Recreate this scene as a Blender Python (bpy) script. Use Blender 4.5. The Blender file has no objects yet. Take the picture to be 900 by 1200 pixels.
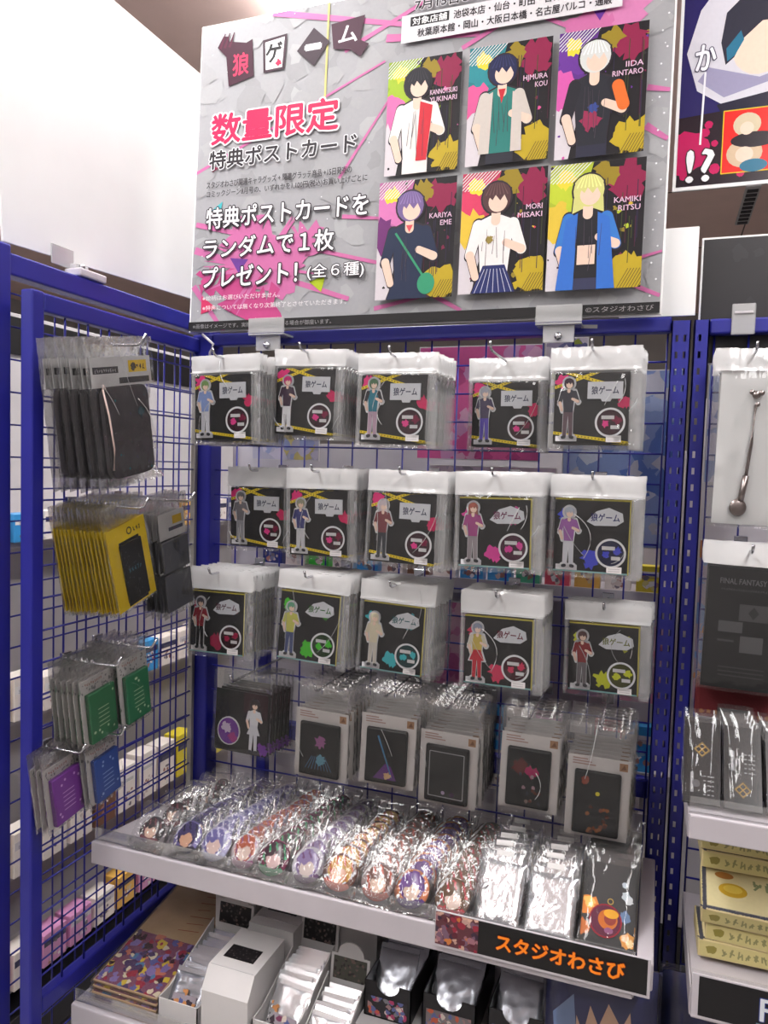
import bpy, bmesh, math, random
from math import pi, sin, cos, radians as R
from mathutils import Vector, Matrix, Euler
from mathutils.geometry import tessellate_polygon
SC = bpy.context.scene
COL = SC.collection
rnd = random.Random(7)

# ------------------------------------------------------------------ camera, world, exposure
cam_d = bpy.data.cameras.new('camera')
cam = bpy.data.objects.new('camera', cam_d); COL.objects.link(cam)
SC.camera = cam
cam_d.sensor_fit = 'VERTICAL'; cam_d.sensor_height = 36.0; cam_d.lens = 889.14 / 1200 * 36.0
cam_d.clip_start = 0.02; cam_d.clip_end = 60
YAW, PITCH, ROLL = .34716, .05789, .029402
d = Vector((-sin(YAW) * cos(PITCH), cos(YAW) * cos(PITCH), -sin(PITCH)))
r = Vector((cos(YAW), sin(YAW), 0)); u = r.cross(d)
r2 = cos(ROLL) * r + sin(ROLL) * u; u2 = -sin(ROLL) * r + cos(ROLL) * u
cam.matrix_world = Matrix(((r2.x, u2.x, -d.x, .874), (r2.y, u2.y, -d.y, -1.3321), (r2.z, u2.z, -d.z, 1.45), (0, 0, 0, 1)))

w = bpy.data.worlds.new('world'); SC.world = w; w.use_nodes = True
w.node_tree.nodes['Background'].inputs[0].default_value = (1, .98, .97, 1)
w.node_tree.nodes['Background'].inputs[1].default_value = 0.15
SC.view_settings.view_transform = 'Standard'; SC.view_settings.look = 'None'
SC.view_settings.gamma = 1.0; SC.view_settings.use_curve_mapping = False
SC.view_settings.exposure = 0.0
SC.cycles.transparent_max_bounces = 40
SC.cycles.max_bounces = 8; SC.cycles.caustics_reflective = False; SC.cycles.caustics_refractive = False
LAMP_STRENGTH = 19.0

# ------------------------------------------------------------------ materials
def lin(c):
    return tuple(((v / 255) / 12.92 if v / 255 <= .04045 else ((v / 255 + .055) / 1.055) ** 2.4) for v in c)

def nmat(name):
    m = bpy.data.materials.new(name); m.use_nodes = True
    nt = m.node_tree; nt.nodes.clear()
    out = nt.nodes.new('ShaderNodeOutputMaterial')
    return m, nt, out

def add(nt, kind, **kw):
    n = nt.nodes.new(kind)
    for k, v in kw.items(): setattr(n, k, v)
    return n

def bump(nt, scale, strength, dist=.002, detail=2.0, stretch=None):
    tc = add(nt, 'ShaderNodeTexCoord'); mp = add(nt, 'ShaderNodeMapping'); nz = add(nt, 'ShaderNodeTexNoise')
    if stretch: mp.inputs['Scale'].default_value = stretch
    nz.inputs['Scale'].default_value = scale; nz.inputs['Detail'].default_value = detail
    b = add(nt, 'ShaderNodeBump'); b.inputs['Strength'].default_value = strength; b.inputs['Distance'].default_value = dist
    nt.links.new(tc.outputs['Object'], mp.inputs[0]); nt.links.new(mp.outputs[0], nz.inputs['Vector'])
    nt.links.new(nz.outputs['Fac'], b.inputs['Height'])
    return b, nz

def plain(name, rgb, rough=.5, metal=0.0, spec=.5, vary=.06, vscale=9, bscale=0, bstr=.2, coat=0.0):
    m, nt, out = nmat(name)
    p = add(nt, 'ShaderNodeBsdfPrincipled'); nt.links.new(p.outputs[0], out.inputs[0])
    c = lin(rgb)
    tc = add(nt, 'ShaderNodeTexCoord'); nz = add(nt, 'ShaderNodeTexNoise'); nz.inputs['Scale'].default_value = vscale
    nz.inputs['Detail'].default_value = 4
    nt.links.new(tc.outputs['Object'], nz.inputs['Vector'])
    cr = add(nt, 'ShaderNodeValToRGB')
    cr.color_ramp.elements[0].position = .3; cr.color_ramp.elements[1].position = .7
    cr.color_ramp.elements[0].color = (*[v * (1 - vary) for v in c], 1)
    cr.color_ramp.elements[1].color = (*[min(1, v * (1 + vary)) for v in c], 1)
    nt.links.new(nz.outputs['Fac'], cr.inputs[0]); nt.links.new(cr.outputs[0], p.inputs['Base Color'])
    p.inputs['Roughness'].default_value = rough; p.inputs['Metallic'].default_value = metal
    p.inputs['Specular IOR Level'].default_value = spec; p.inputs['Coat Weight'].default_value = coat
    if bscale:
        b, _ = bump(nt, bscale, bstr); nt.links.new(b.outputs[0], p.inputs['Normal'])
    return m

def printed(name, rough=.35, spec=.5, coat=0.0, bscale=0, bstr=.1, ink=1.0):
    """ink on card: the colour of each face comes from the mesh, with a faint paper grain"""
    m, nt, out = nmat(name)
    p = add(nt, 'ShaderNodeBsdfPrincipled'); nt.links.new(p.outputs[0], out.inputs[0])
    at = add(nt, 'ShaderNodeAttribute', attribute_name='Col')
    tc = add(nt, 'ShaderNodeTexCoord'); nz = add(nt, 'ShaderNodeTexNoise'); nz.inputs['Scale'].default_value = 160
    nt.links.new(tc.outputs['Object'], nz.inputs['Vector'])
    mr = add(nt, 'ShaderNodeMapRange'); mr.inputs['To Min'].default_value = .94 * ink; mr.inputs['To Max'].default_value = 1.04 * ink
    nt.links.new(nz.outputs['Fac'], mr.inputs['Value'])
    mx = add(nt, 'ShaderNodeVectorMath', operation='SCALE')
    nt.links.new(at.outputs['Color'], mx.inputs[0]); nt.links.new(mr.outputs[0], mx.inputs['Scale'])
    nt.links.new(mx.outputs[0], p.inputs['Base Color'])
    p.inputs['Roughness'].default_value = rough; p.inputs['Specular IOR Level'].default_value = spec
    p.inputs['Coat Weight'].default_value = coat; p.inputs['Coat Roughness'].default_value = .08
    if bscale:
        b, _ = bump(nt, bscale, bstr); nt.links.new(b.outputs[0], p.inputs['Normal'])
    return m

def film(name, haze=.06, base=.05, gain=.9, rough=.13, bscale=38, bstr=.7, tint=(1, 1, 1), stretch=None, bdist=.004):
    """clear crinkled plastic: see-through, with a glossy skin and a little haze"""
    m, nt, out = nmat(name)
    tr = add(nt, 'ShaderNodeBsdfTransparent'); tr.inputs[0].default_value = (*[.985 * t for t in tint], 1)
    gl = add(nt, 'ShaderNodeBsdfGlossy'); gl.inputs['Roughness'].default_value = rough; gl.inputs['Color'].default_value = (1, 1, 1, 1)
    df = add(nt, 'ShaderNodeBsdfDiffuse'); df.inputs['Color'].default_value = (.86, .86, .87, 1)
    b, nz = bump(nt, bscale, bstr, bdist, 3.0, stretch)
    fr = add(nt, 'ShaderNodeFresnel'); fr.inputs['IOR'].default_value = 1.5
    nt.links.new(b.outputs[0], fr.inputs['Normal']); nt.links.new(b.outputs[0], gl.inputs['Normal'])
    mm = add(nt, 'ShaderNodeMath', operation='MULTIPLY_ADD'); mm.use_clamp = True
    mm.inputs[1].default_value = gain; mm.inputs[2].default_value = base
    nt.links.new(fr.outputs[0], mm.inputs[0])
    m1 = add(nt, 'ShaderNodeMixShader'); m1.inputs[0].default_value = haze
    nt.links.new(tr.outputs[0], m1.inputs[1]); nt.links.new(df.outputs[0], m1.inputs[2])
    m2 = add(nt, 'ShaderNodeMixShader')
    nt.links.new(mm.outputs[0], m2.inputs[0]); nt.links.new(m1.outputs[0], m2.inputs[1]); nt.links.new(gl.outputs[0], m2.inputs[2])
    nt.links.new(m2.outputs[0], out.inputs[0])
    return m

def emit(name, rgb, s):
    m, nt, out = nmat(name)
    e = add(nt, 'ShaderNodeEmission'); e.inputs[0].default_value = (*rgb, 1); e.inputs[1].default_value = s
    nt.links.new(e.outputs[0], out.inputs[0]); return m

M = dict(
    blue=plain('blue paint', (34, 36, 138), .38, spec=.5, vary=.08),
    white_metal=plain('white painted steel', (192, 186, 192), .35),
    white_card=plain('white card', (206, 203, 203), .6),
    grey_card=plain('grey card', (176, 174, 176), .7),
    white_board=plain('white foam board', (236, 236, 236), .55, vary=.02),
    black_card=plain('black card', (26, 25, 27), .4),
    black_gloss=plain('black gloss plastic', (17, 17, 19), .3, spec=.35),
    chrome=plain('chrome', (200, 200, 205), .2, metal=1.0, vary=.03),
    silver=plain('silver foil', (232, 232, 236), .24, metal=.85, vary=.04, bscale=8, bstr=.4),
    foil=plain('dark foil', (170, 172, 180), .25, metal=.9, vary=.1, bscale=20, bstr=.8),
    acrylic_white=film('clear acrylic sheet', haze=.45, base=.05, gain=.6, rough=.08, bscale=5, bstr=.05),
    clear=film('clear acrylic', haze=.10, base=.03, gain=.7, rough=.05, bscale=4, bstr=.05),
    clear_clip=film('clear clip plastic', haze=.38, base=.05, gain=.8, rough=.1, bscale=5, bstr=.1),
    film=film('clear film', haze=.012, base=.006, gain=.6, rough=.1, bscale=20, bstr=.9, bdist=.010, stretch=(1, 1, .35)),
    film_soft=film('dusty clear film', haze=.014, base=.005, gain=.6, rough=.1, bscale=22, bstr=.9, bdist=.010, stretch=(1, 1, .5)),
    painted_glint=film('painted film glint', haze=.55, base=.12, gain=1.0, rough=.2, bscale=60, bstr=.2),  # white haze stands in for lamp reflections on the film folds
    film_edge=film('seamed film margin', haze=.16, base=.03, gain=.9, rough=.14, bscale=30, bstr=.9, bdist=.006, stretch=(1, 1, .3)),
    film_head=film('milky film header', haze=.62, base=.06, gain=1.0, rough=.16, bscale=18, bstr=.9, bdist=.008, stretch=(1, 1, .5)),
    film_crinkle=film('crinkled badge film', haze=.02, base=.012, gain=.9, rough=.09, bscale=34, bstr=.8, bdist=.005),
    ink=printed('printed ink', .38),
    ink_gloss=printed('glossy printed ink', .22, coat=.25),
    ink_matte=printed('matte printed ink', .6, spec=.3, ink=.86),
    yellow=plain('yellow card', (240, 205, 30), .5),
    kraft=plain('kraft paper', (178, 148, 114), .7, vary=.08, vscale=20),
    ceiling=plain('taupe ceiling panel', (222, 194, 186), .8, vary=.03),
    floor=plain('vinyl floor', (164, 160, 156), .4, vary=.06, vscale=3),
    wall=plain('shop wall', (150, 146, 144), .8, vary=.03),
    seam=plain('dark seam', (92, 78, 74), .8),
    lamp=emit('lamp diffuser', (1, .985, .97), LAMP_STRENGTH),
    dark=plain('dark cloth panel', (40, 38, 44), .7),
)

# ------------------------------------------------------------------ mesh helpers
class MB:
    """collects faces with material and ink colour; build() links them as ONE mesh object"""
    def __init__(s): s.v = []; s.f = []; s.m = []; s.c = []; s.sm = []
    def face(s, pts, mi=0, col=(1, 1, 1), smooth=False):
        i = len(s.v); s.v += [tuple(p) for p in pts]; s.f.append(tuple(range(i, i + len(pts)))); s.m.append(mi); s.c.append(col); s.sm.append(smooth)
    def mesh(s, vs, fs, mi=0, col=(1, 1, 1), smooth=False, cols=None, mis=None):
        i = len(s.v); s.v += [tuple(p) for p in vs]
        for k, f in enumerate(fs):
            s.f.append(tuple(i + q for q in f)); s.m.append(mis[k] if mis else mi); s.c.append(cols[k] if cols else col); s.sm.append(smooth)
    def box(s, x0, x1, y0, y1, z0, z1, mi=0, col=(1, 1, 1), bev=0.0, mat=None):
        bm = bmesh.new(); bmesh.ops.create_cube(bm, size=1)
        for v in bm.verts: v.co = Vector(((x0 + x1) / 2 + v.co.x * (x1 - x0), (y0 + y1) / 2 + v.co.y * (y1 - y0), (z0 + z1) / 2 + v.co.z * (z1 - z0)))
        if bev: bmesh.ops.bevel(bm, geom=list(bm.edges), offset=bev, segments=2, affect='EDGES', profile=.5)
        if mat is not None: bmesh.ops.transform(bm, matrix=mat, verts=bm.verts)
        s.bm(bm, mi, col)
    def bm(s, bm, mi=0, col=(1, 1, 1), smooth=False):
        bm.verts.index_update(); s.mesh([v.co[:] for v in bm.verts], [[v.index for v in f.verts] for f in bm.faces], mi, col, smooth); bm.free()
    def rod(s, pts, rad, seg=8, mi=0, col=(1, 1, 1), close=True):
        pts = [Vector(p) for p in pts]; rings = []
        for k, p in enumerate(pts):
            a = pts[max(0, k - 1)]; b = pts[min(len(pts) - 1, k + 1)]; t = (b - a).normalized()
            n = t.cross(Vector((0, 0, 1)));
            if n.length < .05: n = t.cross(Vector((1, 0, 0)))
            n.normalize(); bn = t.cross(n)
            rings.append([p + rad * (cos(2 * pi * q / seg) * n + sin(2 * pi * q / seg) * bn) for q in range(seg)])
        vs = [x for rg in rings for x in rg]; fs = []
        for k in range(len(pts) - 1):
            for q in range(seg): fs.append((k * seg + q, k * seg + (q + 1) % seg, (k + 1) * seg + (q + 1) % seg, (k + 1) * seg + q))
        fs.append(tuple(range(seg - 1, -1, -1))); fs.append(tuple(range((len(pts) - 1) * seg, len(pts) * seg)))
        s.mesh(vs, fs, mi, col, True)
    def prism(s, pts, y0, y1, mi=0, col=(1, 1, 1)):
        """outline in the local xz plane, from y0 (front) to y1 (back)"""
        tri = tessellate_polygon([[Vector((p[0], p[1], 0)) for p in pts]]); n = len(pts)
        vs = [(p[0], y0, p[1]) for p in pts] + [(p[0], y1, p[1]) for p in pts]
        fs = [tuple(t) for t in tri] + [tuple(n + q for q in reversed(t)) for t in tri] + [(k, (k + 1) % n, n + (k + 1) % n, n + k) for k in range(n)]
        s.mesh(vs, fs, mi, col)
    def data(s, name, mats):
        me = bpy.data.meshes.new(name); me.from_pydata(s.v, [], s.f)
        for m in mats: me.materials.append(m)
        me.polygons.foreach_set('material_index', s.m); me.polygons.foreach_set('use_smooth', s.sm)
        a = me.color_attributes.new('Col', 'FLOAT_COLOR', 'CORNER'); buf = []
        for f, c in zip(s.f, s.c): buf += [c[0], c[1], c[2], 1.0] * len(f)
        a.data.foreach_set('color', buf); me.update(); return me
    def build(s, name, mats, parent=None, loc=None, rot=None):
        if not isinstance(mats, (list, tuple)): mats = [mats]
        return link(name, s.data(name, mats), parent, loc, rot)

def link(name, me, parent=None, loc=None, rot=None):
    o = bpy.data.objects.new(name, me); COL.objects.link(o)
    if parent is not None: o.parent = parent
    if loc is not None: o.location = loc
    if rot is not None: o.rotation_euler = rot
    return o

def tag(o, label=None, cat=None, group=None, kind=None):
    if label: o['label'] = label
    if cat: o['category'] = cat
    if group: o['group'] = group
    if kind: o['kind'] = kind
    return o

def thing(name, label, cat, loc=(0, 0, 0), rot=(0, 0, 0), group=None):
    o = bpy.data.objects.new(name, None); COL.objects.link(o); o.empty_display_size = .02
    o.location = loc; o.rotation_euler = rot
    return tag(o, label, cat, group)

def copy_thing(root, loc, rot, label, group=None, skip=()):
    c = root.copy(); COL.objects.link(c); c.location = loc; c.rotation_euler = rot; c['label'] = label
    if group: c['group'] = group
    for ch in root.children:
        if ch.name.split('.')[0] in skip: continue
        q = ch.copy(); COL.objects.link(q); q.parent = c
        for g in ch.children:
            k = g.copy(); COL.objects.link(k); k.parent = q
    return c

_tc = {}
def glyphs(body, off):
    key = (body, off)
    if key not in _tc:
        c = bpy.data.curves.new('t', 'FONT'); c.body = body; c.resolution_u = 2; c.offset = off
        o = bpy.data.objects.new('t', c); COL.objects.link(o)
        bpy.context.view_layer.update()
        me = o.evaluated_get(bpy.context.evaluated_depsgraph_get()).to_mesh()
        vs = [(v.co.x, v.co.y) for v in me.vertices]; fs = [tuple(p.vertices) for p in me.polygons]
        bpy.data.objects.remove(o); bpy.data.curves.remove(c)
        _tc[key] = (vs, fs)
    return _tc[key]

def circ(cx, cy, rx, ry=None, n=20, a0=0, a1=2 * pi):
    ry = ry or rx
    full = abs(a1 - a0 - 2 * pi) < 1e-6; k = n if full else n + 1
    return [(cx + rx * cos(a0 + (a1 - a0) * i / n), cy + ry * sin(a0 + (a1 - a0) * i / n)) for i in range(k)]
def cap(x0, y0, x1, y1, r0, r1=None, n=8):
    r1 = r1 or r0; a = math.atan2(y1 - y0, x1 - x0)
    return [(x0 + r0 * cos(a + pi / 2 + pi * i / n), y0 + r0 * sin(a + pi / 2 + pi * i / n)) for i in range(n + 1)] + \
           [(x1 + r1 * cos(a - pi / 2 + pi * i / n), y1 + r1 * sin(a - pi / 2 + pi * i / n)) for i in range(n + 1)]
def blob(rg, cx, cy, rad, n=22, j=.35):
    return [(cx + rad * (1 + rg.uniform(-j, j)) * cos(2 * pi * i / n), cy + rad * (1 + rg.uniform(-j, j)) * sin(2 * pi * i / n)) for i in range(n)]

class Art(MB):
    """flat printed picture in the local xz plane, facing -y; each layer lies a hair in front of the last"""
    def __init__(s, y=0.0, step=.00012, mi=0):
        super().__init__(); s.y = y; s.step = step; s.lay = 0; s.clip = None; s.mi = mi
    def up(s): s.lay += 1
    def tri(s, t, col):
        if s.clip:
            x0, y0, x1, y1 = s.clip
            for ax, val, sg in ((0, x0, 1), (0, x1, -1), (1, y0, 1), (1, y1, -1)):
                o = []
                for i in range(len(t)):
                    a, b = t[i], t[(i + 1) % len(t)]; da, db = (a[ax] - val) * sg, (b[ax] - val) * sg
                    if da >= 0: o.append(a)
                    if (da >= 0) != (db >= 0):
                        k = da / (da - db); o.append((a[0] + (b[0] - a[0]) * k, a[1] + (b[1] - a[1]) * k))
                t = o
                if len(t) < 3: return
        y = s.y - s.lay * s.step
        ar = sum(t[i][0] * t[(i + 1) % len(t)][1] - t[(i + 1) % len(t)][0] * t[i][1] for i in range(len(t)))
        if ar < 0: t = t[::-1]
        s.face([(p[0], y, p[1]) for p in t], s.mi, col)
    def poly(s, pts, rgb):
        c = lin(rgb); s.lay += .012
        for t in tessellate_polygon([[Vector((p[0], p[1], 0)) for p in pts]]): s.tri([pts[i] for i in t], c)
    def rect(s, x0, y0, x1, y1, rgb): s.poly([(x0, y0), (x1, y0), (x1, y1), (x0, y1)], rgb)
    def line(s, x0, y0, x1, y1, wd, rgb, w1=None):
        dx, dy = x1 - x0, y1 - y0; L = math.hypot(dx, dy); nx, ny = -dy / L / 2, dx / L / 2; w1 = wd if w1 is None else w1
        s.poly([(x0 - nx * wd, y0 - ny * wd), (x1 - nx * w1, y1 - ny * w1), (x1 + nx * w1, y1 + ny * w1), (x0 + nx * wd, y0 + ny * wd)], rgb)
    def marks(s, x0, y0, x1, y1, rgb, seed=1):
        rg = random.Random(seed); x = x0; h = y1 - y0; wd = h * .16
        while x < x1 - h * .4:
            for q in range(2):
                s.line(x + rg.uniform(0, .5) * h, y0 + rg.uniform(0, .4) * h, x + rg.uniform(0, .5) * h, y0 + rg.uniform(.6, 1) * h, wd, rgb)
            s.line(x, y0 + rg.uniform(0, 1) * h, x + .5 * h, y0 + rg.uniform(0, 1) * h, wd, rgb); x += h * .8
    def ring(s, cx, cy, r0, r1, rgb, n=32):
        for i in range(n):
            a, b = 2 * pi * i / n, 2 * pi * (i + 1) / n
            s.tri([(cx + r0 * cos(a), cy + r0 * sin(a)), (cx + r1 * cos(a), cy + r1 * sin(a)), (cx + r1 * cos(b), cy + r1 * sin(b)), (cx + r0 * cos(b), cy + r0 * sin(b))], lin(rgb))
    def text(s, body, x0, y0, x1, y1, rgb, off=.012, ol=None, oloff=.06, shear=0.0):
        vs, fs = glyphs(body, 0.0)
        ax0, ax1 = min(v[0] for v in vs), max(v[0] for v in vs); ay0, ay1 = min(v[1] for v in vs), max(v[1] for v in vs)
        sx, sy = (x1 - x0) / (ax1 - ax0), (y1 - y0) / (ay1 - ay0)
        def put(rad, n, c):
            for k in range(max(1, n)):
                ex, ey = (rad * cos(2 * pi * k / n), rad * sin(2 * pi * k / n)) if n else (0, 0)
                q = [(x0 + ex + (v[0] - ax0) * sx + shear * (v[1] - ay0) * sy, y0 + ey + (v[1] - ay0) * sy) for v in vs]
                for f in fs: s.tri([q[i] for i in f], c)
                s.lay += .05
        if ol is not None:
            put(oloff * sy, 12, lin(ol)); s.up()
        put(max(0, off) * sy, 4 if off > .006 else 0, lin(rgb)); s.up()

WHITE = (240, 240, 242); SKIN = (236, 205, 186)
def figure(a, cx, by, h, hair, top, leg, skin=SKIN, long=False, skirt=False, sleeve=None, outline=WHITE, prism=None, og=.022):
    """a plain generic standing person without a face"""
    S = []; sl = sleeve or top
    if long: S.append((cap(cx, by + .84 * h, cx, by + .62 * h, .075 * h, .09 * h), hair))
    for sg in (-1, 1):
        S.append((cap(cx + sg * .035 * h, by + .45 * h, cx + sg * .05 * h, by + .05 * h, .04 * h, .028 * h), leg))
        S.append((cap(cx + sg * .05 * h, by + .035 * h, cx + sg * .075 * h, by + .03 * h, .026 * h), (60, 60, 66)))
    S.append(([(cx - .10 * h, by + .76 * h), (cx - .07 * h, by + .43 * h), (cx + .07 * h, by + .43 * h), (cx + .10 * h, by + .76 * h), (cx + .03 * h, by + .79 * h), (cx - .03 * h, by + .79 * h)], top))
    if skirt: S.append(([(cx - .06 * h, by + .52 * h), (cx - .13 * h, by + .34 * h), (cx + .13 * h, by + .34 * h), (cx + .06 * h, by + .52 * h)], leg))
    S.append((cap(cx - .095 * h, by + .74 * h, cx - .135 * h, by + .58 * h, .032 * h, .028 * h), sl))
    S.append((cap(cx - .135 * h, by + .58 * h, cx - .10 * h, by + .46 * h, .024 * h, .02 * h), skin))
    S.append((cap(cx + .095 * h, by + .74 * h, cx + .145 * h, by + .60 * h, .032 * h, .028 * h), sl))
    S.append((cap(cx + .145 * h, by + .60 * h, cx + .06 * h, by + .64 * h, .024 * h, .02 * h), skin))
    S.append((cap(cx, by + .8 * h, cx, by + .76 * h, .025 * h), skin))
    S.append((circ(cx, by + .885 * h, .078 * h, .085 * h), hair))
    S.append((circ(cx + .008 * h, by + .862 * h, .052 * h, .055 * h), skin))
    S.append((circ(cx, by + .91 * h, .074 * h, .058 * h, 14, .1 * pi, .9 * pi), hair))
    S.append(([(cx - .072 * h, by + .93 * h), (cx - .066 * h, by + .845 * h), (cx - .045 * h, by + .895 * h), (cx - .022 * h, by + .872 * h), (cx - .006 * h, by + .900 * h), (cx + .020 * h, by + .868 * h), (cx + .042 * h, by + .898 * h), (cx + .070 * h, by + .840 * h), (cx + .072 * h, by + .93 * h), (cx, by + .965 * h)], hair))
    if outline is not None:
        for pts, c in S:
            mx = sum(p[0] for p in pts) / len(pts); my = sum(p[1] for p in pts) / len(pts)
            q = []
            for p in pts:
                L = math.hypot(p[0] - mx, p[1] - my) or 1; q.append((p[0] + (p[0] - mx) / L * og * h, p[1] + (p[1] - my) / L * og * h))
            if prism: a.prism(q, prism[0], prism[1], a.mi, lin(outline))
            else: a.poly(q, outline)
        if not prism: a.up()
    for pts, c in S:
        a.poly(pts, c); a.lay += .34
    a.up()

def struct(o): o['kind'] = 'structure'; return o

# ------------------------------------------------------------------ room shell
def slab(name, x0, x1, y0, y1, z0, z1, m):
    b = MB(); b.box(x0, x1, y0, y1, z0, z1); return struct(b.build(name, m))
slab('floor', -4, 4, -3, 5, -.05, 0, M['floor'])
CE = 2.7
slab('ceiling', -4, 4, -3, 5, CE, CE + .05, M['ceiling'])
slab('wall_left', -4.05, -4, -3, 5, 0, CE, M['wall'])
slab('wall_right', 4, 4.05, -3, 5, 0, CE, M['wall'])
slab('wall_back', -4.05, 4.05, 5, 5.05, 0, CE, M['wall'])
slab('wall_front', -4.05, 4.05, -3.05, -3, 0, CE, M['wall'])
# panel joints of the ceiling
for i, (a0, a1, b0, b1) in enumerate([(-.3, 2.6, 2.30, 2.306), (-.3, 2.6, 3.2, 3.206), (1.205, 1.211, .2, 4.9), (-1.0, -.994, .2, 4.9), (-3.9, -.9, 1.9, 1.906)]):
    slab('trim_%d' % (i + 1), a0, a1, b0, b1, CE - .002, CE + .001, M['seam'])
# strip lights
def strip_light(x, y, L, wd, label):
    t = thing('ceiling_light', label, 'light', (x, y, CE - .002), group='ceiling strip lights')
    f = MB(); f.box(-wd / 2 - .012, wd / 2 + .012, -L / 2 - .01, L / 2 + .01, -.018, .0, bev=.003); f.build('housing', M['white_metal'], t)
    g = MB(); g.box(-wd / 2, wd / 2, -L / 2, L / 2, -.060, -.0181, bev=.006); g.build('diffuser', M['lamp'], t)
for x in (-2.1, 0.0, 1.5):  # row past the double posts is unseen, added to brighten the white board
    for y in (-2.1, -.68, .74):
        strip_light(x + (.0 if x else -.01), y, 1.3, .26, 'white strip light in the ceiling, %s' % ({-2.1: 'beyond the blank white board', 0.0: 'over the blue display bay', 1.5: 'added fill past the double posts'}[x] + {-2.1: ', behind the viewer', -.68: ', middle lamp', .74: ', far lamp'}[y]))
t = thing('ceiling_vent', 'narrow dark vent slot in the taupe ceiling past the poster', 'vent', (1.19, 2.55, CE))
b = MB(); b.box(-.03, .03, -.26, .26, -.012, -.001, bev=.002); b.build('frame', M['grey_card'], t)
for k in range(9):
    b = MB(); b.box(-.022, .022, -.23 + k * .055, -.20 + k * .055, -.016, -.010); b.build('slat', M['dark'], t)

# ------------------------------------------------------------------ racks
def slotted_post(parent, x0, x1, y0, y1, z0, z1, cols, pitch=.0262, sw=.0042, sh=.0105):
    """square channel post whose front face is pierced by columns of slots"""
    b = MB(); zs = []; z = z1 - .028
    while z > z0 + .02: zs.append(z); z -= pitch
    xs = [x0] + [v for c in cols for v in (c - sw / 2, c + sw / 2)] + [x1]
    for y, inner in ((y0, 0), (y0 + .0022, 1)):
        for i in range(0, len(xs) - 1, 2): b.face([(xs[i], y, z0), (xs[i + 1], y, z0), (xs[i + 1], y, z1), (xs[i], y, z1)])
        for i in range(1, len(xs) - 1, 2):
            top = z1
            for z in zs:
                b.face([(xs[i], y, z + sh / 2), (xs[i + 1], y, z + sh / 2), (xs[i + 1], y, top), (xs[i], y, top)]); top = z - sh / 2
            b.face([(xs[i], y, z0), (xs[i + 1], y, z0), (xs[i + 1], y, top), (xs[i], y, top)])
    for i in range(1, len(xs) - 1, 2):
        for z in zs:
            for zz in (z - sh / 2, z + sh / 2): b.face([(xs[i], y0, zz), (xs[i + 1], y0, zz), (xs[i + 1], y0 + .0022, zz), (xs[i], y0 + .0022, zz)])
            for xx in (xs[i], xs[i + 1]): b.face([(xx, y0, z - sh / 2), (xx, y0 + .0022, z - sh / 2), (xx, y0 + .0022, z + sh / 2), (xx, y0, z + sh / 2)])
    b.box(x0, x0 + .002, y0, y1, z0, z1); b.box(x1 - .002, x1, y0, y1, z0, z1)
    b.box(x0, x0 + .008, y1 - .002, y1, z0, z1); b.box(x1 - .008, x1, y1 - .002, y1, z0, z1)
    b.face([(x0, y0, z1), (x1, y0, z1), (x1, y1, z1), (x0, y1, z1)])
    return b.build('post', M['blue'], parent)
def grid_x(parent, X, Z, y, rr=.0017):
    b = MB()
    for x in X: b.rod([(x, y, Z[0]), (x, y, Z[-1])], rr, 6)
    for z in Z: b.rod([(X[0], y - .003, z), (X[-1], y - .003, z)], rr, 6)
    return b.build('wire_panel', M['blue'], parent)
def grid_y(parent, Yv, Z, x, rr=.0017):
    b = MB()
    for y in Yv: b.rod([(x, y, Z[0]), (x, y, Z[-1])], rr, 6)
    for z in Z: b.rod([(x + .003, Yv[0], z), (x + .003, Yv[-1], z)], rr, 6)
    return b.build('wire_panel', M['blue'], parent)

bay = thing('display_rack', 'blue steel display rack with wire back holding the hanging acrylic packs', 'rack', (0, 0, 0))
b = MB(); b.box(-.019, .027, -.022, .022, 0, 1.705, bev=.004); b.build('post', M['blue'], bay)
slotted_post(bay, .880, .909, -.030, .010, 0, 1.697, (.8885, .9005))
b = MB(); b.box(.027, .880, -.020, .006, 1.682, 1.706, bev=.003); b.build('beam', M['blue'], bay)
ZR = [1.636 - .05 * k for k in range(-1, 24)]
grid_x(bay, [.475 + .05 * j for j in range(-9, 9)], ZR, .0)
b = MB(); b.box(.12, .142, .02, .04, .05, 1.07, bev=.003); b.build('inner_upright', M['blue'], bay)
b = MB(); b.box(.027, .880, .012, .03, .90, .935, bev=.003); b.build('rear_bar', M['blue'], bay)

side = thing('side_frame', 'blue wire side frame standing at a right angle to the back grid', 'frame', (0, 0, 0))
b = MB(); b.box(-.0215, .001, -.4545, -.430, 0, 1.697, bev=.003); b.build('post', M['blue'], side)
b = MB(); b.box(-.020, .0, -.430, -.023, 1.668, 1.696, bev=.003); b.build('beam', M['blue'], side)
grid_y(side, [-.43 + .0505 * k for k in range(9)], [1.636 - .05 * k for k in range(-1, 22)], -.008)
b = MB(); b.box(-.018, .0, -.430, -.023, .575, .603, bev=.003); b.build('bottom_rail', M['blue'], side)
b = MB(); b.box(-.010, .0, -.034, -.0245, .62, 1.66, bev=.001); b.build('hook_strip', plain('grey steel strip', (150, 146, 140), .4), side)

nb = thing('display_rack', 'taller blue wire rack standing behind the side frame', 'rack', (0, 0, 0))
b = MB(); b.box(-.092, -.055, -.470, -.438, 0, 1.768, bev=.003); b.build('post', M['blue'], nb)
b = MB(); b.box(-.088, -.058, -.438, .10, 1.724, 1.757, bev=.003); b.build('beam', M['blue'], nb)
b = MB(); b.box(-.092, -.055, .10, .14, 0, 1.765, bev=.003); b.build('post', M['blue'], nb)
grid_y(nb, [-.44 + .055 * k for k in range(10)], [1.70 - .05 * k for k in range(0, 26)], -.075, .0015)

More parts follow.
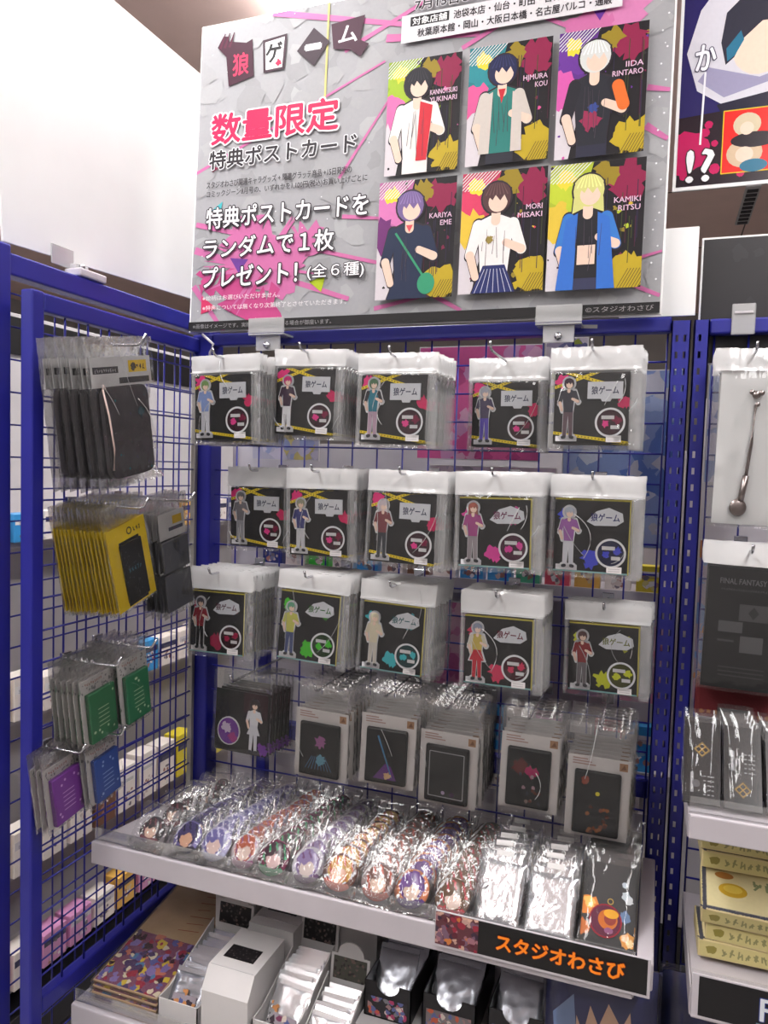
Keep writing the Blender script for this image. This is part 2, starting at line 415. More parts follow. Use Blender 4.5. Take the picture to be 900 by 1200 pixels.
rb = thing('display_rack', 'neighbouring blue rack bay past the double slotted posts', 'rack', (0, 0, 0))
slotted_post(rb, .9135, .936, -.030, .010, 0, 1.697, (.9225,))
b = MB(); b.box(.936, 1.80, -.020, .006, 1.676, 1.700, bev=.003); b.build('beam', M['blue'], rb)
b = MB(); b.box(1.80, 1.83, -.03, .01, 0, 1.70, bev=.003); b.build('post', M['blue'], rb)
grid_x(rb, [.945 + .05 * j for j in range(18)], ZR, 0.0)

# ------------------------------------------------------------------ shelves
def shelf(label, x0, x1, yf, zf, yb, zb, lip, sides=True):
    t = thing('shelf', label, 'shelf', (0, 0, 0))
    b = MB(); th = .012
    b.mesh([(x0, yf, zf), (x1, yf, zf), (x1, yb, zb), (x0, yb, zb), (x0, yf, zf - th), (x1, yf, zf - th), (x1, yb, zb - th), (x0, yb, zb - th)],
           [(0, 1, 2, 3), (7, 6, 5, 4), (0, 4, 5, 1), (1, 5, 6, 2), (2, 6, 7, 3), (3, 7, 4, 0)])
    b.build('tray', M['white_metal'], t)
    b = MB(); b.box(x0, x1, yf - .006, yf + .001, zf - lip, zf + .002, bev=.002); b.build('front_lip', M['white_metal'], t)
    b = MB(); b.box(x0, x1, yf + .004, yf + .006, zf + .002, zf + .022); b.build('front_fence', M['clear'], t)
    for x in (x0, x1):
        b = MB(); b.prism([(0, 0), (yb - yf, zb - zf), (yb - yf, zb - zf - .035), (0, -lip)], -.0015, .0015)
        b.build('bracket', M['white_metal'], t, (x, yf, zf), (0, 0, pi / 2))
    return t
shelf('white steel shelf carrying the bagged badges and pouches', .003, .872, -.32, .806, -.036, .775, .036)
shelf('low white shelf carrying display boxes under the badge shelf', .003, .872, -.365, .552, -.036, .548, .04)
b = MB(); b.box(.875, .896, -.322, -.035, .785, .822, bev=.002)
o = b.build('shelf_divider', M['white_metal']); tag(o, 'white end rail beside the black keychain packs, next to the double posts', 'rail')
shelf('white shelf of the neighbouring bay under the black boxed packs', .930, 1.79, -.30, 1.018, -.036, 1.0, .030)
shelf('white shelf of the neighbouring bay under the cream boxes', .942, 1.79, -.32, .803, -.036, .778, .036)

# shelf strip signs
t = thing('shelf_sign', 'black shelf strip with orange Japanese lettering and a small crowd picture', 'sign', (.606, -.330, .7845), (R(-2), 0, 0))
W, H = .287, .047
b = MB(); b.box(0, W, -.001, .002, -.004, H, bev=.0006); b.build('holder', M['white_metal'], t)
a = Art(-.0013); a.rect(.001, 0, W - .004, H - .001, (16, 15, 17)); a.up()
a.clip = (.001, 0, .062, H - .001); rg = random.Random(3)
a.rect(.001, 0, .062, H, (96, 50, 58)); a.up()
for k in range(70):
    a.poly(blob(rg, rg.uniform(0, .062), rg.uniform(0, H), rg.uniform(.002, .0055), 9), rg.choice([(190, 150, 140), (150, 40, 60), (90, 30, 45), (120, 90, 110), (210, 170, 150), (60, 40, 60), (160, 110, 120), (200, 120, 60)])); a.lay += .1
a.up(); a.clip = None
a.text('スタジオわさび', .088, .0125, .255, .0345, (255, 140, 20), .03, (140, 40, 10), .055)
a.build('printed_strip', M['ink'], t)
t = thing('shelf_sign', 'black shelf strip with white serif capitals under the cream boxes', 'sign', (.950, -.330, .776), (R(-2), 0, 0))
b = MB(); b.box(-.008, .7, -.001, .002, -.004, .052, bev=.0006); b.build('holder', M['white_metal'], t)
a = Art(-.0013); a.rect(0, 0, .695, .05, (15, 14, 18)); a.up()
a.text('FINAL FANTASY', .070, .012, .36, .040, (214, 220, 226), .01, (40, 60, 130), .04)
a.rect(.066, .0075, .37, .0090, (120, 150, 170))
a.build('printed_strip', M['ink'], t)

# ------------------------------------------------------------------ the big poster
POST = thing('poster', 'large silver and pink poster announcing a limited postcard gift', 'poster', (.430, -.052, 1.703), (-math.atan(.03 / .594), 0, 0))
b = MB(); b.box(-.437, .434, .0008, .005, 0, .596, bev=.0008); b.build('foam_board', M['white_board'], POST)
a = Art(.0006, .00012)
X0, X1, Y1 = -.434, .431, .594
a.rect(X0, .002, X1, Y1, (166, 166, 170)); a.up(); a.clip = (X0, .002, X1, Y1)
rg = random.Random(11)
for k in range(260):   # mottled silver paper
    g = rg.randint(156, 178); a.poly(blob(rg, rg.uniform(X0, X1), rg.uniform(0, Y1), rg.uniform(.008, .03), 9, .5), (g, g, g + 3)); a.lay += .02
a.up()
PK = (206, 112, 166); PK2 = (200, 74, 136)
for (x0, y0, x1, y1, wd) in [(-.43, .21, .0, .10, .010), (-.43, .16, -.10, .05, .014), (-.435, .31, -.05, .47, .006), (-.13, .50, .25, .66, .008), (-.28, .595, .1, .50, .012),
                             (-.06, .60, .10, .575, .016), (-.05, .51, .12, .49, .014), (-.13, .27, -.04, .40, .006), (.30, .09, .43, .03, .010), (-.43, .09, -.35, -.01, .012), (.10, .57, .30, .46, .010),
                             (.09, .47, .36, .595, .008), (.396, .36, .43, .352, .010), (.396, .30, .43, .275, .012), (.02, .07, .11, .02, .010), (-.05, .03, .05, .05, .008), (-.12, .20, -.04, .19, .008), (.39, .09, .43, .1, .006)]:
    a.line(x0, y0, x1, y1, wd, PK, wd * .6); a.lay += .1
a.up()
for (cx, cy, rr, c, j) in [(-.30, .155, .055, PK, .5), (-.24, .115, .05, PK, .5), (-.33, .085, .045, PK2, .5), (-.20, .16, .035, PK, .6), (-.27, .03, .04, PK2, .6), (-.40, .10, .022, PK2, .6), (.34, .50, .055, (214, 130, 180), .3), (.30, .47, .035, PK, .4)]:
    a.poly(blob(rg, cx, cy, rr, 30, j), c); a.lay += .15
for k in range(14):
    an = rg.uniform(0, 6.28); a.line(-.28, .12, -.28 + .13 * cos(an), .12 + .10 * sin(an), .014, PK, .001); a.lay += .05
a.up()
for pts, c in [([(-.395, .235), (-.372, .25), (-.378, .215)], (70, 180, 190)), ([(-.18, .085), (-.148, .095), (-.155, .065)], (180, 200, 30)), ([(-.41, .07), (-.375, .045), (-.41, .035)], (225, 60, 110)),
               ([(-.385, .315), (-.398, .322), (-.398, .308)], (150, 40, 80)), ([(.30, .507), (.335, .507), (.318, .478)], (110, 50, 160)), ([(.13, .57), (.155, .57), (.142, .552)], (110, 60, 160)), ([(-.35, .14), (-.31, .135), (-.33, .11)], (110, 60, 150))]:
    a.poly(pts, c)
for k in range(46):
    a.poly(circ(rg.uniform(X0, X1), rg.uniform(.03, .59), .0011, n=6), (240, 240, 244))
for k in range(22): a.poly(circ(.415 + .008 * (k % 2), .03 + k * .026, .0016, n=8), (240, 240, 244))
a.line(-.165, .60, -.165, .40, .004, (206, 196, 120)); a.up()
# logo tiles
a.poly([(-.398, .548), (-.386, .568), (-.376, .566), (-.372, .556), (-.335, .548), (-.322, .553), (-.316, .482), (-.37, .470), (-.378, .528)], (64, 22, 44)); a.up()
for q in range(3): a.line(-.392 + q * .010, .545, -.382 + q * .010, .572, .006, (84, 24, 52), .002)
a.up(); a.text('狼', -.362, .488, -.328, .530, (206, 52, 92), .02)
a.poly([(-.299, .546), (-.248, .551), (-.251, .486), (-.295, .484)], (60, 34, 48)); a.up()
a.poly([(-.294, .541), (-.253, .546), (-.256, .490), (-.290, .489)], (240, 238, 240)); a.up()
a.text('ゲ', -.291, .502, -.258, .538, (30, 26, 30), .03); a.poly(blob(rg, -.263, .499, .006), (214, 30, 80)); a.up()
a.poly([(-.193, .552), (-.160, .522), (-.190, .482), (-.226, .514)], (58, 40, 52)); a.up(); a.text('ー', -.208, .513, -.178, .521, (235, 235, 238), .03)
a.poly([(-.158, .552), (-.092, .558), (-.100, .515), (-.082, .505), (-.098, .484), (-.118, .500), (-.152, .506)], (66, 24, 48)); a.up(); a.text('ム', -.142, .514, -.106, .544, (235, 230, 236), .02)
# headline text
a.text('数量限定', -.402, .3600, -.136, .4180, (206, 26, 84), .028, (236, 232, 236), .075)
a.text('特典ポストカード', -.404, .3130, -.098, .3480, (46, 40, 46), .022, (228, 228, 232), .07)
a.text('スタジオわさび関連キャラグッズ + 関連グラッテ商品 +15日発売の', -.408, .2760, -.104, .2895, (52, 46, 52), .012)
a.text('コミックジーン8月号の、いずれかを1,100円(税込)お買い上げごとに', -.407, .2570, -.073, .2715, (52, 46, 52), .012)
a.text('特典ポストカードを', -.405, .1980, -.069, .2380, (248, 246, 248), .016, (52, 44, 54), .065)
a.text('ランダムで１枚', -.408, .1400, -.133, .1790, (248, 246, 248), .016, (52, 44, 54), .065)
a.text('プレゼント！', -.407, .0850, -.204, .1240, (248, 246, 248), .016, (52, 44, 54), .065)
a.text('(全６種)', -.183, .0870, -.071, .1160, (248, 246, 248), .012, (52, 44, 54), .07)
a.text('※絵柄はお選びいただけません。', -.405, .0590, -.237, .0690, (240, 236, 240), .004)
a.text('※特典については無くなり次第終了とさせていただきます。', -.404, .0400, -.102, .0500, (240, 236, 240), .004)
a.rect(X0, .002, X1, .019, (28, 26, 28)); a.up()
a.text('※画像はイメージです。実際の商品とは異なる場合が御座います。', -.424, .0055, -.130, .0145, (150, 148, 150), .004)
a.text('©スタジオわさび', .318, .0060, .422, .0150, (150, 146, 148), .006)
# date and shop box
a.text('7月15日より', .003, .5460, .128, .5640, (46, 40, 46), .02, (232, 230, 234), .07)
a.rect(-.020, .4920, .352, .5400, (226, 224, 228)); a.up()
a.rect(-.004, .5190, .066, .5355, (36, 32, 36)); a.up()
a.text('対象店舗', .000, .5210, .062, .5335, (240, 240, 242), .016)
a.text('池袋本店・仙台・町田・吉祥寺パルコ・', .074, .5195, .320, .5340, (44, 38, 46), .016)
a.text('秋葉原本館・岡山・大阪日本橋・名古屋パルコ・通販', .010, .4985, .336, .5130, (44, 38, 46), .016)
# the six postcards: generic stand-in pictures in the same colours
CARDS = [(-.040, .261, .093, .461, ('KANNOTSUKI', 'YUKINARI'), (160, 190, 40), (222, 110, 170), dict(hair=(30, 28, 38), top=(236, 230, 226), leg=(232, 226, 224), sleeve=(240, 236, 232)), (206, 34, 52)),
         (.107, .261, .246, .461, ('HIMURA', 'KOU'), (40, 140, 150), (220, 90, 150), dict(hair=(30, 34, 76), top=(40, 124, 116), leg=(40, 40, 52), sleeve=(206, 196, 188)), (200, 40, 52)),
         (.257, .255, .395, .460, ('IIDA', 'RINTARO'), (106, 50, 150), (214, 90, 170), dict(hair=(214, 216, 214), top=(34, 34, 44), leg=(40, 40, 60), sleeve=(30, 28, 38)), (226, 110, 40)),
         (-.044, .041, .096, .247, ('KARIYA', 'EME'), (214, 120, 180), (110, 40, 110), dict(hair=(120, 98, 150), top=(28, 40, 70), leg=(28, 40, 70), skirt=True), (50, 150, 110)),
         (.107, .043, .249, .246, ('MORI', 'MISAKI'), (216, 60, 100), (226, 190, 60), dict(hair=(84, 54, 56), top=(240, 234, 232), leg=(36, 44, 104), skirt=True), (150, 130, 60)),
         (.254, .040, .401, .243, ('KAMIKI', 'RITSU'), (190, 206, 50), (222, 190, 60), dict(hair=(214, 212, 130), top=(28, 26, 34), leg=(52, 54, 84), sleeve=(52, 120, 200), long=True), (50, 110, 200))]
for (x0, y0, x1, y1, nm, c1, c2, kw, acc) in CARDS:
    w_, h_ = x1 - x0, y1 - y0
    a.clip = None; a.rect(x0, y0, x1, y1, (22, 16, 22)); a.up(); a.clip = (x0, y0, x1, y1)
    a.poly([(x0, y0), (x0 + .16 * w_, y0), (x0 + .30 * w_, y0 + .5 * h_), (x0 + .42 * w_, y1), (x0, y1)], (214, 206, 212)); a.up()
    a.poly([(x0, y1), (x0, y0 + .62 * h_), (x0 + .30 * w_, y0 + .55 * h_), (x0 + .46 * w_, y1)], tuple(int(v * .9) for v in c1)); a.lay += .2
    for q in range(34): a.poly(blob(rg, rg.uniform(x0, x1), rg.uniform(y0, y1), rg.uniform(.0008, .004), 8, .5), rg.choice([c1, c2, (120, 24, 64), (150, 130, 40), (60, 30, 56), (44, 40, 40)]))
    a.lay += .2
    a.poly(blob(rg, x0 + .2 * w_, y1 - .2 * h_, .24 * w_, 26, .3), c1); a.lay += .3
    a.poly(blob(rg, x0 + .08 * w_, y0 + .55 * h_, .20 * w_, 26, .35), c2); a.lay += .3
    a.poly(blob(rg, x0 + .17 * w_, y1 - .12 * h_, .10 * w_, 20, .3), (232, 214, 60)); a.lay += .3
    a.poly(blob(rg, x1 - .18 * w_, y1 - .15 * h_, .20 * w_, 26, .35), (140, 24, 70)); a.lay += .3
    a.poly(blob(rg, x1 - .42 * w_, y1 - .10 * h_, .13 * w_, 20, .4), (150, 128, 30)); a.lay += .3
    a.poly(blob(rg, x1 - .14 * w_, y0 + .13 * h_, .22 * w_, 26, .3), (190, 164, 30)); a.lay += .3
    for k in range(9):
        xx = x0 + w_ * rg.uniform(.6, .98); a.line(xx, y0 + h_ * rg.uniform(.15, .4), xx, y0 + h_ * rg.uniform(.5, .9), .0012, rg.choice([(70, 20, 46), (60, 70, 30), (40, 30, 60)]))
    for k in range(10): a.line(x0 + k * .006 - .02, y1 - .03, x0 + k * .006 + .012, y1 + .002, .0014, (232, 230, 232))
    a.up()
    for q in range(9): a.line(x1 - .036 + q * .0045, y0, x1 - .020 + q * .0045, y0 + .030, .0012, (110, 92, 30))
    a.up(); fh = h_ * 1.40
    figure(a, x0 + .42 * w_, y0 - .40 * fh, fh * 1.08, outline=(44, 34, 44), og=.010, **kw)
    fx, fy = x0 + .42 * w_, y0 - .40 * fh; F = fh * 1.08; k_ = nm[1]
    if k_ == 'YUKINARI': a.poly([(fx + .005 * F, fy + .44 * F), (fx + .07 * F, fy + .44 * F), (fx + .095 * F, fy + .75 * F), (fx + .02 * F, fy + .78 * F)], acc)
    elif k_ == 'KOU': a.poly([(fx - .02 * F, fy + .78 * F), (fx + .02 * F, fy + .78 * F), (fx, fy + .70 * F)], acc); a.poly([(fx + .06 * F, fy + .43 * F), (fx + .12 * F, fy + .43 * F), (fx + .11 * F, fy + .74 * F), (fx + .06 * F, fy + .76 * F)], (206, 196, 188)); a.poly([(fx - .06 * F, fy + .43 * F), (fx - .12 * F, fy + .43 * F), (fx - .11 * F, fy + .74 * F), (fx - .05 * F, fy + .77 * F)], (206, 196, 188))
    elif k_ == 'RINTARO': a.poly(cap(fx + .12 * F, fy + .72 * F, fx + .15 * F, fy + .62 * F, .03 * F), acc); a.poly(blob(rg, fx - .01 * F, fy + .56 * F, .05 * F), (150, 40, 80)); a.poly(blob(rg, fx + .0 * F, fy + .62 * F, .025 * F), (50, 70, 140))
    elif k_ == 'EME': a.line(fx - .08 * F, fy + .74 * F, fx + .10 * F, fy + .48 * F, .012 * F, acc); a.poly(circ(fx + .11 * F, fy + .45 * F, .05 * F, .06 * F), acc); a.poly([(fx - .02 * F, fy + .78 * F), (fx + .02 * F, fy + .78 * F), (fx, fy + .74 * F)], (220, 80, 90))
    elif k_ == 'MISAKI':
        for q in range(7): a.line(fx - .05 * F + q * .017 * F, fy + .50 * F, fx - .11 * F + q * .037 * F, fy + .35 * F, .003 * F, (200, 204, 226))
        a.poly(blob(rg, fx - .03 * F, fy + .66 * F, .02 * F), acc)
    else:
        for sg in (-1, 1): a.poly([(fx + sg * .05 * F, fy + .77 * F), (fx + sg * .11 * F, fy + .74 * F), (fx + sg * .15 * F, fy + .36 * F), (fx + sg * .06 * F, fy + .36 * F)], acc)
        a.rect(fx - .045 * F, fy + .50 * F, fx + .045 * F, fy + .60 * F, SKIN)
    a.up()
    hc = kw['hair']; lit_ = tuple(min(255, int(v * 1.12) + 16) for v in hc)
    for q in range(7):   # drawn hair strands
        xx = fx + (-.06 + .02 * q) * F; a.line(fx + (xx - fx) * .5, fy + .962 * F, xx, fy + .90 * F, .002 * F, lit_, .006 * F)
    for q in range(6):
        xx = fx + rg.uniform(-.07, .07) * F; a.line(xx, fy + rg.uniform(.46, .60) * F, xx + rg.uniform(-.02, .02) * F, fy + rg.uniform(.64, .74) * F, .003 * F, (70, 60, 74), .0005)
    a.up()
    for q, word in enumerate(nm):
        L = min(.048, .0066 * len(word)); yy = y0 + .66 * h_ - q * .013
        a.text(word, x1 - .006 - L, yy, x1 - .006, yy + .0085, (226, 190, 214), .012)
a.clip = None
a.build('printed_sheet', M['ink_matte'], POST)

def clip_stand(label, x, y, z, w_=.075):
    t = thing('sign_clip', label, 'clip', (x, y, z))
    b = MB(); b.box(-w_ / 2, w_ / 2, -.012, -.009, -.004, .024, bev=.001); b.build('jaw', M['clear_clip'], t)
    b = MB(); b.box(-w_ / 2, w_ / 2, -.012, .03, -.008, -.0045, bev=.001); b.build('ledge', M['clear_clip'], t)
    b = MB(); b.box(-w_ * .34, w_ * .34, -.004, .0, -.036, -.008, bev=.001); b.build('base_block', M['clear_clip'], t)
    b = MB(); b.rod([(0, -.004, -.026), (0, -.010, -.026)], .006, 12); b.build('screw', M['chrome'], t)
clip_stand('clear clip under the silver poster, nearest the blue corner post', .168, -.048, 1.700)
clip_stand('clear clip under the silver poster, nearest the double posts', .706, -.048, 1.700)

# boards beside and behind
t = thing('sign_board', 'blank white board standing behind the edge of the silver poster', 'board', (.858, -.018, 1.7065))
b = MB(); b.box(-.06, .056, 0, .004, 0, .139, bev=.0008); b.build('panel', M['white_board'], t)
b = MB(); b.box(-.03, .03, .0041, .008, 0, .02, bev=.0008); b.build('foot', M['clear_clip'], t)
t = thing('sign_board', 'large blank white board held up above the blue side rack', 'board', (-.090, -.412, 1.780))
b = MB(); b.prism([(-.01, 0), (.525, 0.022), (.505, .497), (-.05, .49)], -.0025, .0025)
b.build('panel', M['white_board'], t, rot=(0, 0, pi / 2))
b = MB(); b.box(.003, .0055, .085, .135, -.008, .024, bev=.0008); b.build('clear_tab', M['clear_clip'], t)
t = thing('sign_clip', 'white block clip on the taller blue beam under the blank board', 'clip', (-.074, -.262, 1.7575))
b = MB(); b.box(-.016, .020, -.032, .032, 0, .014, bev=.003); b.build('block', M['white_metal'], t)
b = MB(); b.box(-.010, .004, -.026, .004, .014, .023, bev=.001); b.build('neck', M['clear_clip'], t)
b = MB(); b.rod([(.003, -.015, .019), (.010, -.015, .019)], .004, 10); b.build('screw', M['chrome'], t)

# poster of the next bay: generic stand-in picture
t = thing('poster', 'dark blue and crimson poster with white exclamation and question marks', 'poster', (.8705, .012, 1.913))
b = MB(); b.box(0, .60, .0008, .005, 0, .44, bev=.0008); b.build('foam_board', M['white_board'], t)
for x in (.1, .5):
    b = MB(); b.rod([(x, .003, .44), (x, .003, CE - 1.913)], .0006, 5); b.build('hanging_wire', M['chrome'], t)
a = Art(.0006); rg = random.Random(5)
a.rect(.005, .006, .595, .436, (34, 30, 92)); a.up(); a.clip = (.005, .006, .595, .436)
a.poly([(.005, .006), (.30, .006), (.30, .135), (.005, .115)], (30, 16, 30)); a.lay += .3
a.poly([(.03, .28), (.012, .215), (.03, .155), (.075, .125), (.16, .14), (.30, .21), (.34, .32), (.06, .32)], (206, 204, 214)); a.lay += .3
a.poly([(.045, .19), (.03, .17), (.07, .140), (.30, .20), (.30, .215), (.12, .165)], (150, 146, 176)); a.lay += .3
a.poly([(.06, .13), (.16, .145), (.20, .12), (.40, .10), (.40, .006), (.08, .09)], (24, 26, 50)); a.lay += .3
a.poly(circ(.118, .215, .040, .046), SKIN); a.lay += .3
a.poly([(.070, .19), (.062, .225), (.068, .27), (.10, .30), (.17, .30), (.17, .25), (.12, .25), (.095, .228), (.082, .200)], (44, 46, 60)); a.lay += .3
a.poly([(.072, .195), (.070, .215), (.09, .24), (.095, .225), (.083, .203)], (40, 110, 140)); a.lay += .3
for (cx, cy, rr) in [(.018, .060, .034), (.045, .088, .007), (.060, .07, .005), (.062, .030, .008), (.016, .022, .006), (.05, .100, .006), (.10, .02, .006)]:
    a.poly(blob(rg, cx, cy, rr, 26, .12), (190, 20, 90)); a.lay += .1
a.up()
a.rect(.071, .021, .20, .118, (220, 34, 30)); a.lay += .3
for p0, p1 in (((.071, .021), (.20, .021)), ((.071, .118), (.20, .118)), ((.0715, .021), (.0715, .118))): a.line(*p0, *p1, .0016, (220, 190, 40))
a.up()
a.poly(circ(.106, .094, .020, .018), (206, 190, 160)); a.poly(circ(.104, .050, .026, .022), (206, 180, 150)); a.poly(circ(.118, .070, .035, .012), (30, 24, 34)); a.lay += .3
a.poly(circ(.106, .088, .010, .010), SKIN); a.poly(circ(.104, .048, .013, .012), SKIN); a.poly(circ(.118, .030, .020, .010), (40, 110, 140)); a.up()
a.line(.041, .183, .0385, .070, .0030, (232, 232, 240)); a.up()
a.text('か', .026, .186, .055, .225, (235, 235, 242), .02, (70, 66, 90), .05)
a.text('!?', .020, .012, .060, .062, (238, 238, 242), .016, (30, 14, 26), .04)
a.build('printed_sheet', M['ink_gloss'], t)
t = thing('poster', 'plain black poster standing behind the neighbouring blue beam', 'poster', (.920, .012, 1.632))
b = MB(); b.box(0, .50, 0, .004, 0, .203, bev=.0008); b.build('foam_board', M['white_board'], t)
a = Art(-.0002); a.rect(.003, .003, .497, .200, (34, 32, 36)); a.lay += 1; rg = random.Random(8)
for k in range(14): a.poly(blob(rg, rg.uniform(.02, .3), rg.uniform(.03, .18), rg.uniform(.006, .02), 12, .4), (42, 40, 44)); a.lay += .05
a.build('printed_sheet', M['ink'], t)
t = thing('sign_clip', 'clear ticket clip on the neighbouring blue beam before the black poster', 'clip', (.984, -.0205, 1.701))
b = MB(); b.box(-.017, .017, -.004, -.001, -.028, .020, bev=.002); b.build('jaw', M['clear_clip'], t)
b = MB(); b.box(-.013, .013, -.006, -.004, .004, .008, bev=.0008); b.build('ridge', M['white_metal'], t)

# ------------------------------------------------------------------ hooks
def hook_mesh():
    b = MB(); return b
def peg_hook(L, label, loc, rot=(0, 0, 0), tip=.012, group='display hooks'):
    t = thing('display_hook', label, 'hook', loc, rot, group)
    b = MB(); b.rod([(0, 0, 0), (0, -L * .5, 0), (0, -L + .004, 0), (0, -L - .003, .003), (0, -L - tip * .7, tip)], .0021, 8); b.build('rod', M['chrome'], t)
    b = MB(); b.box(-.010, .010, -.0030, .0035, -.012, .012, bev=.001); b.build('mounting_plate', M['chrome'], t)
    return t

# ------------------------------------------------------------------ bags
def pouch(w_, ztop, zbot, dep=.006, zhead=None, seed=1, nx=10, nz=14, wr=.0012, folds=0, edge=None, xo=0.0, painted_glint=0, cmi=1):
    """closed flat pouch in local xz, front towards -y, with fold ridges and painted glint strips; above zhead the second material, outside edge the third"""
    rg = random.Random(seed); vs = []; fs = []; mi = []; H_ = ztop - zbot
    if folds: nx, nz = 26, 32
    ridges = []
    for k in range(folds):
        a = rg.choice([rg.uniform(.9, 1.5), rg.uniform(1.7, 2.3), rg.uniform(.3, .8)]); sx = rg.choice([rg.uniform(-.48, -.30), rg.uniform(.28, .48), rg.uniform(-.5, .5)])
        px, pz = sx * w_, zbot + H_ * rg.uniform(.08, .95); L = H_ * rg.uniform(.15, .45)
        ridges.append((px, pz, cos(a), sin(a), L / 2, rg.uniform(.0022, .0040), rg.uniform(.0012, .0026) * rg.choice([-.7, 1, 1])))
    for side_ in (-1, 1):
        base = len(vs)
        for j in range(nz + 1):
            for i in range(nx + 1):
                s, q = i / nx, j / nz; x = (s - .5) * w_; z = zbot + H_ * q
                e = min(1, min(s, 1 - s) * 6) * min(1, min(q, 1 - q) * 8)
                y = side_ * (.0006 * (e > 0) + dep * .5 * (max(0, e) ** .6) * (1 if zhead is None or z < zhead else .35)) + (rg.uniform(-wr, wr) * e * (.35 if folds else 1))
                for (px, pz, ca, sa, hl, wd, ht) in ridges:
                    t = (x - px) * ca + (z - pz) * sa; n = -(x - px) * sa + (z - pz) * ca
                    if abs(t) < hl and abs(n) < wd * 2.2: y += side_ * ht * math.exp(-(n / wd) ** 2) * (1 - (t / hl) ** 2) * min(1, e * 3)
                vs.append((x + xo + (rg.uniform(-.0006, .0006)), y, z + (rg.uniform(-.0008, .0008) if j in (0, nz) else 0)))
        for j in range(nz):
            for i in range(nx):
                q = [base + j * (nx + 1) + i, base + j * (nx + 1) + i + 1, base + (j + 1) * (nx + 1) + i + 1, base + (j + 1) * (nx + 1) + i]
                fs.append(q if side_ < 0 else q[::-1]); z = zbot + H_ * (j + .5) / nz; xc = ((i + .5) / nx - .5) * w_ + xo
                mi.append(1 if zhead is not None and z > zhead else (2 if edge is not None and abs(xc) > edge else 0))
    b = MB(); b.mesh(vs, fs, smooth=True, mis=mi)
    for k in range(painted_glint):   # thin white strips painting lamp glints along folds of the front film
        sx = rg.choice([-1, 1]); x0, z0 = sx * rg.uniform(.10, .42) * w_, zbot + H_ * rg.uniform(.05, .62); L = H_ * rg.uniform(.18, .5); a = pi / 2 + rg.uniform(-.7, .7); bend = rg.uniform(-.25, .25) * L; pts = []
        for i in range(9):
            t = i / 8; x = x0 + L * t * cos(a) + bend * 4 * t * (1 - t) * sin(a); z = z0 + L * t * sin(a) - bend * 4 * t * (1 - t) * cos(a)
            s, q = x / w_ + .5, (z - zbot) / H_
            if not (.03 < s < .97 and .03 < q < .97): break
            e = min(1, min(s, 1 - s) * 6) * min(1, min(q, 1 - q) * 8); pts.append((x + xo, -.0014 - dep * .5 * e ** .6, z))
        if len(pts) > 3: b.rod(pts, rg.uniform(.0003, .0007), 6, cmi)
    return b

def seal_strip(b, w_, z, mi=0):
    b.box(-w_ / 2, w_ / 2, -.0022, -.0012, z - .0016, z + .0016, mi)

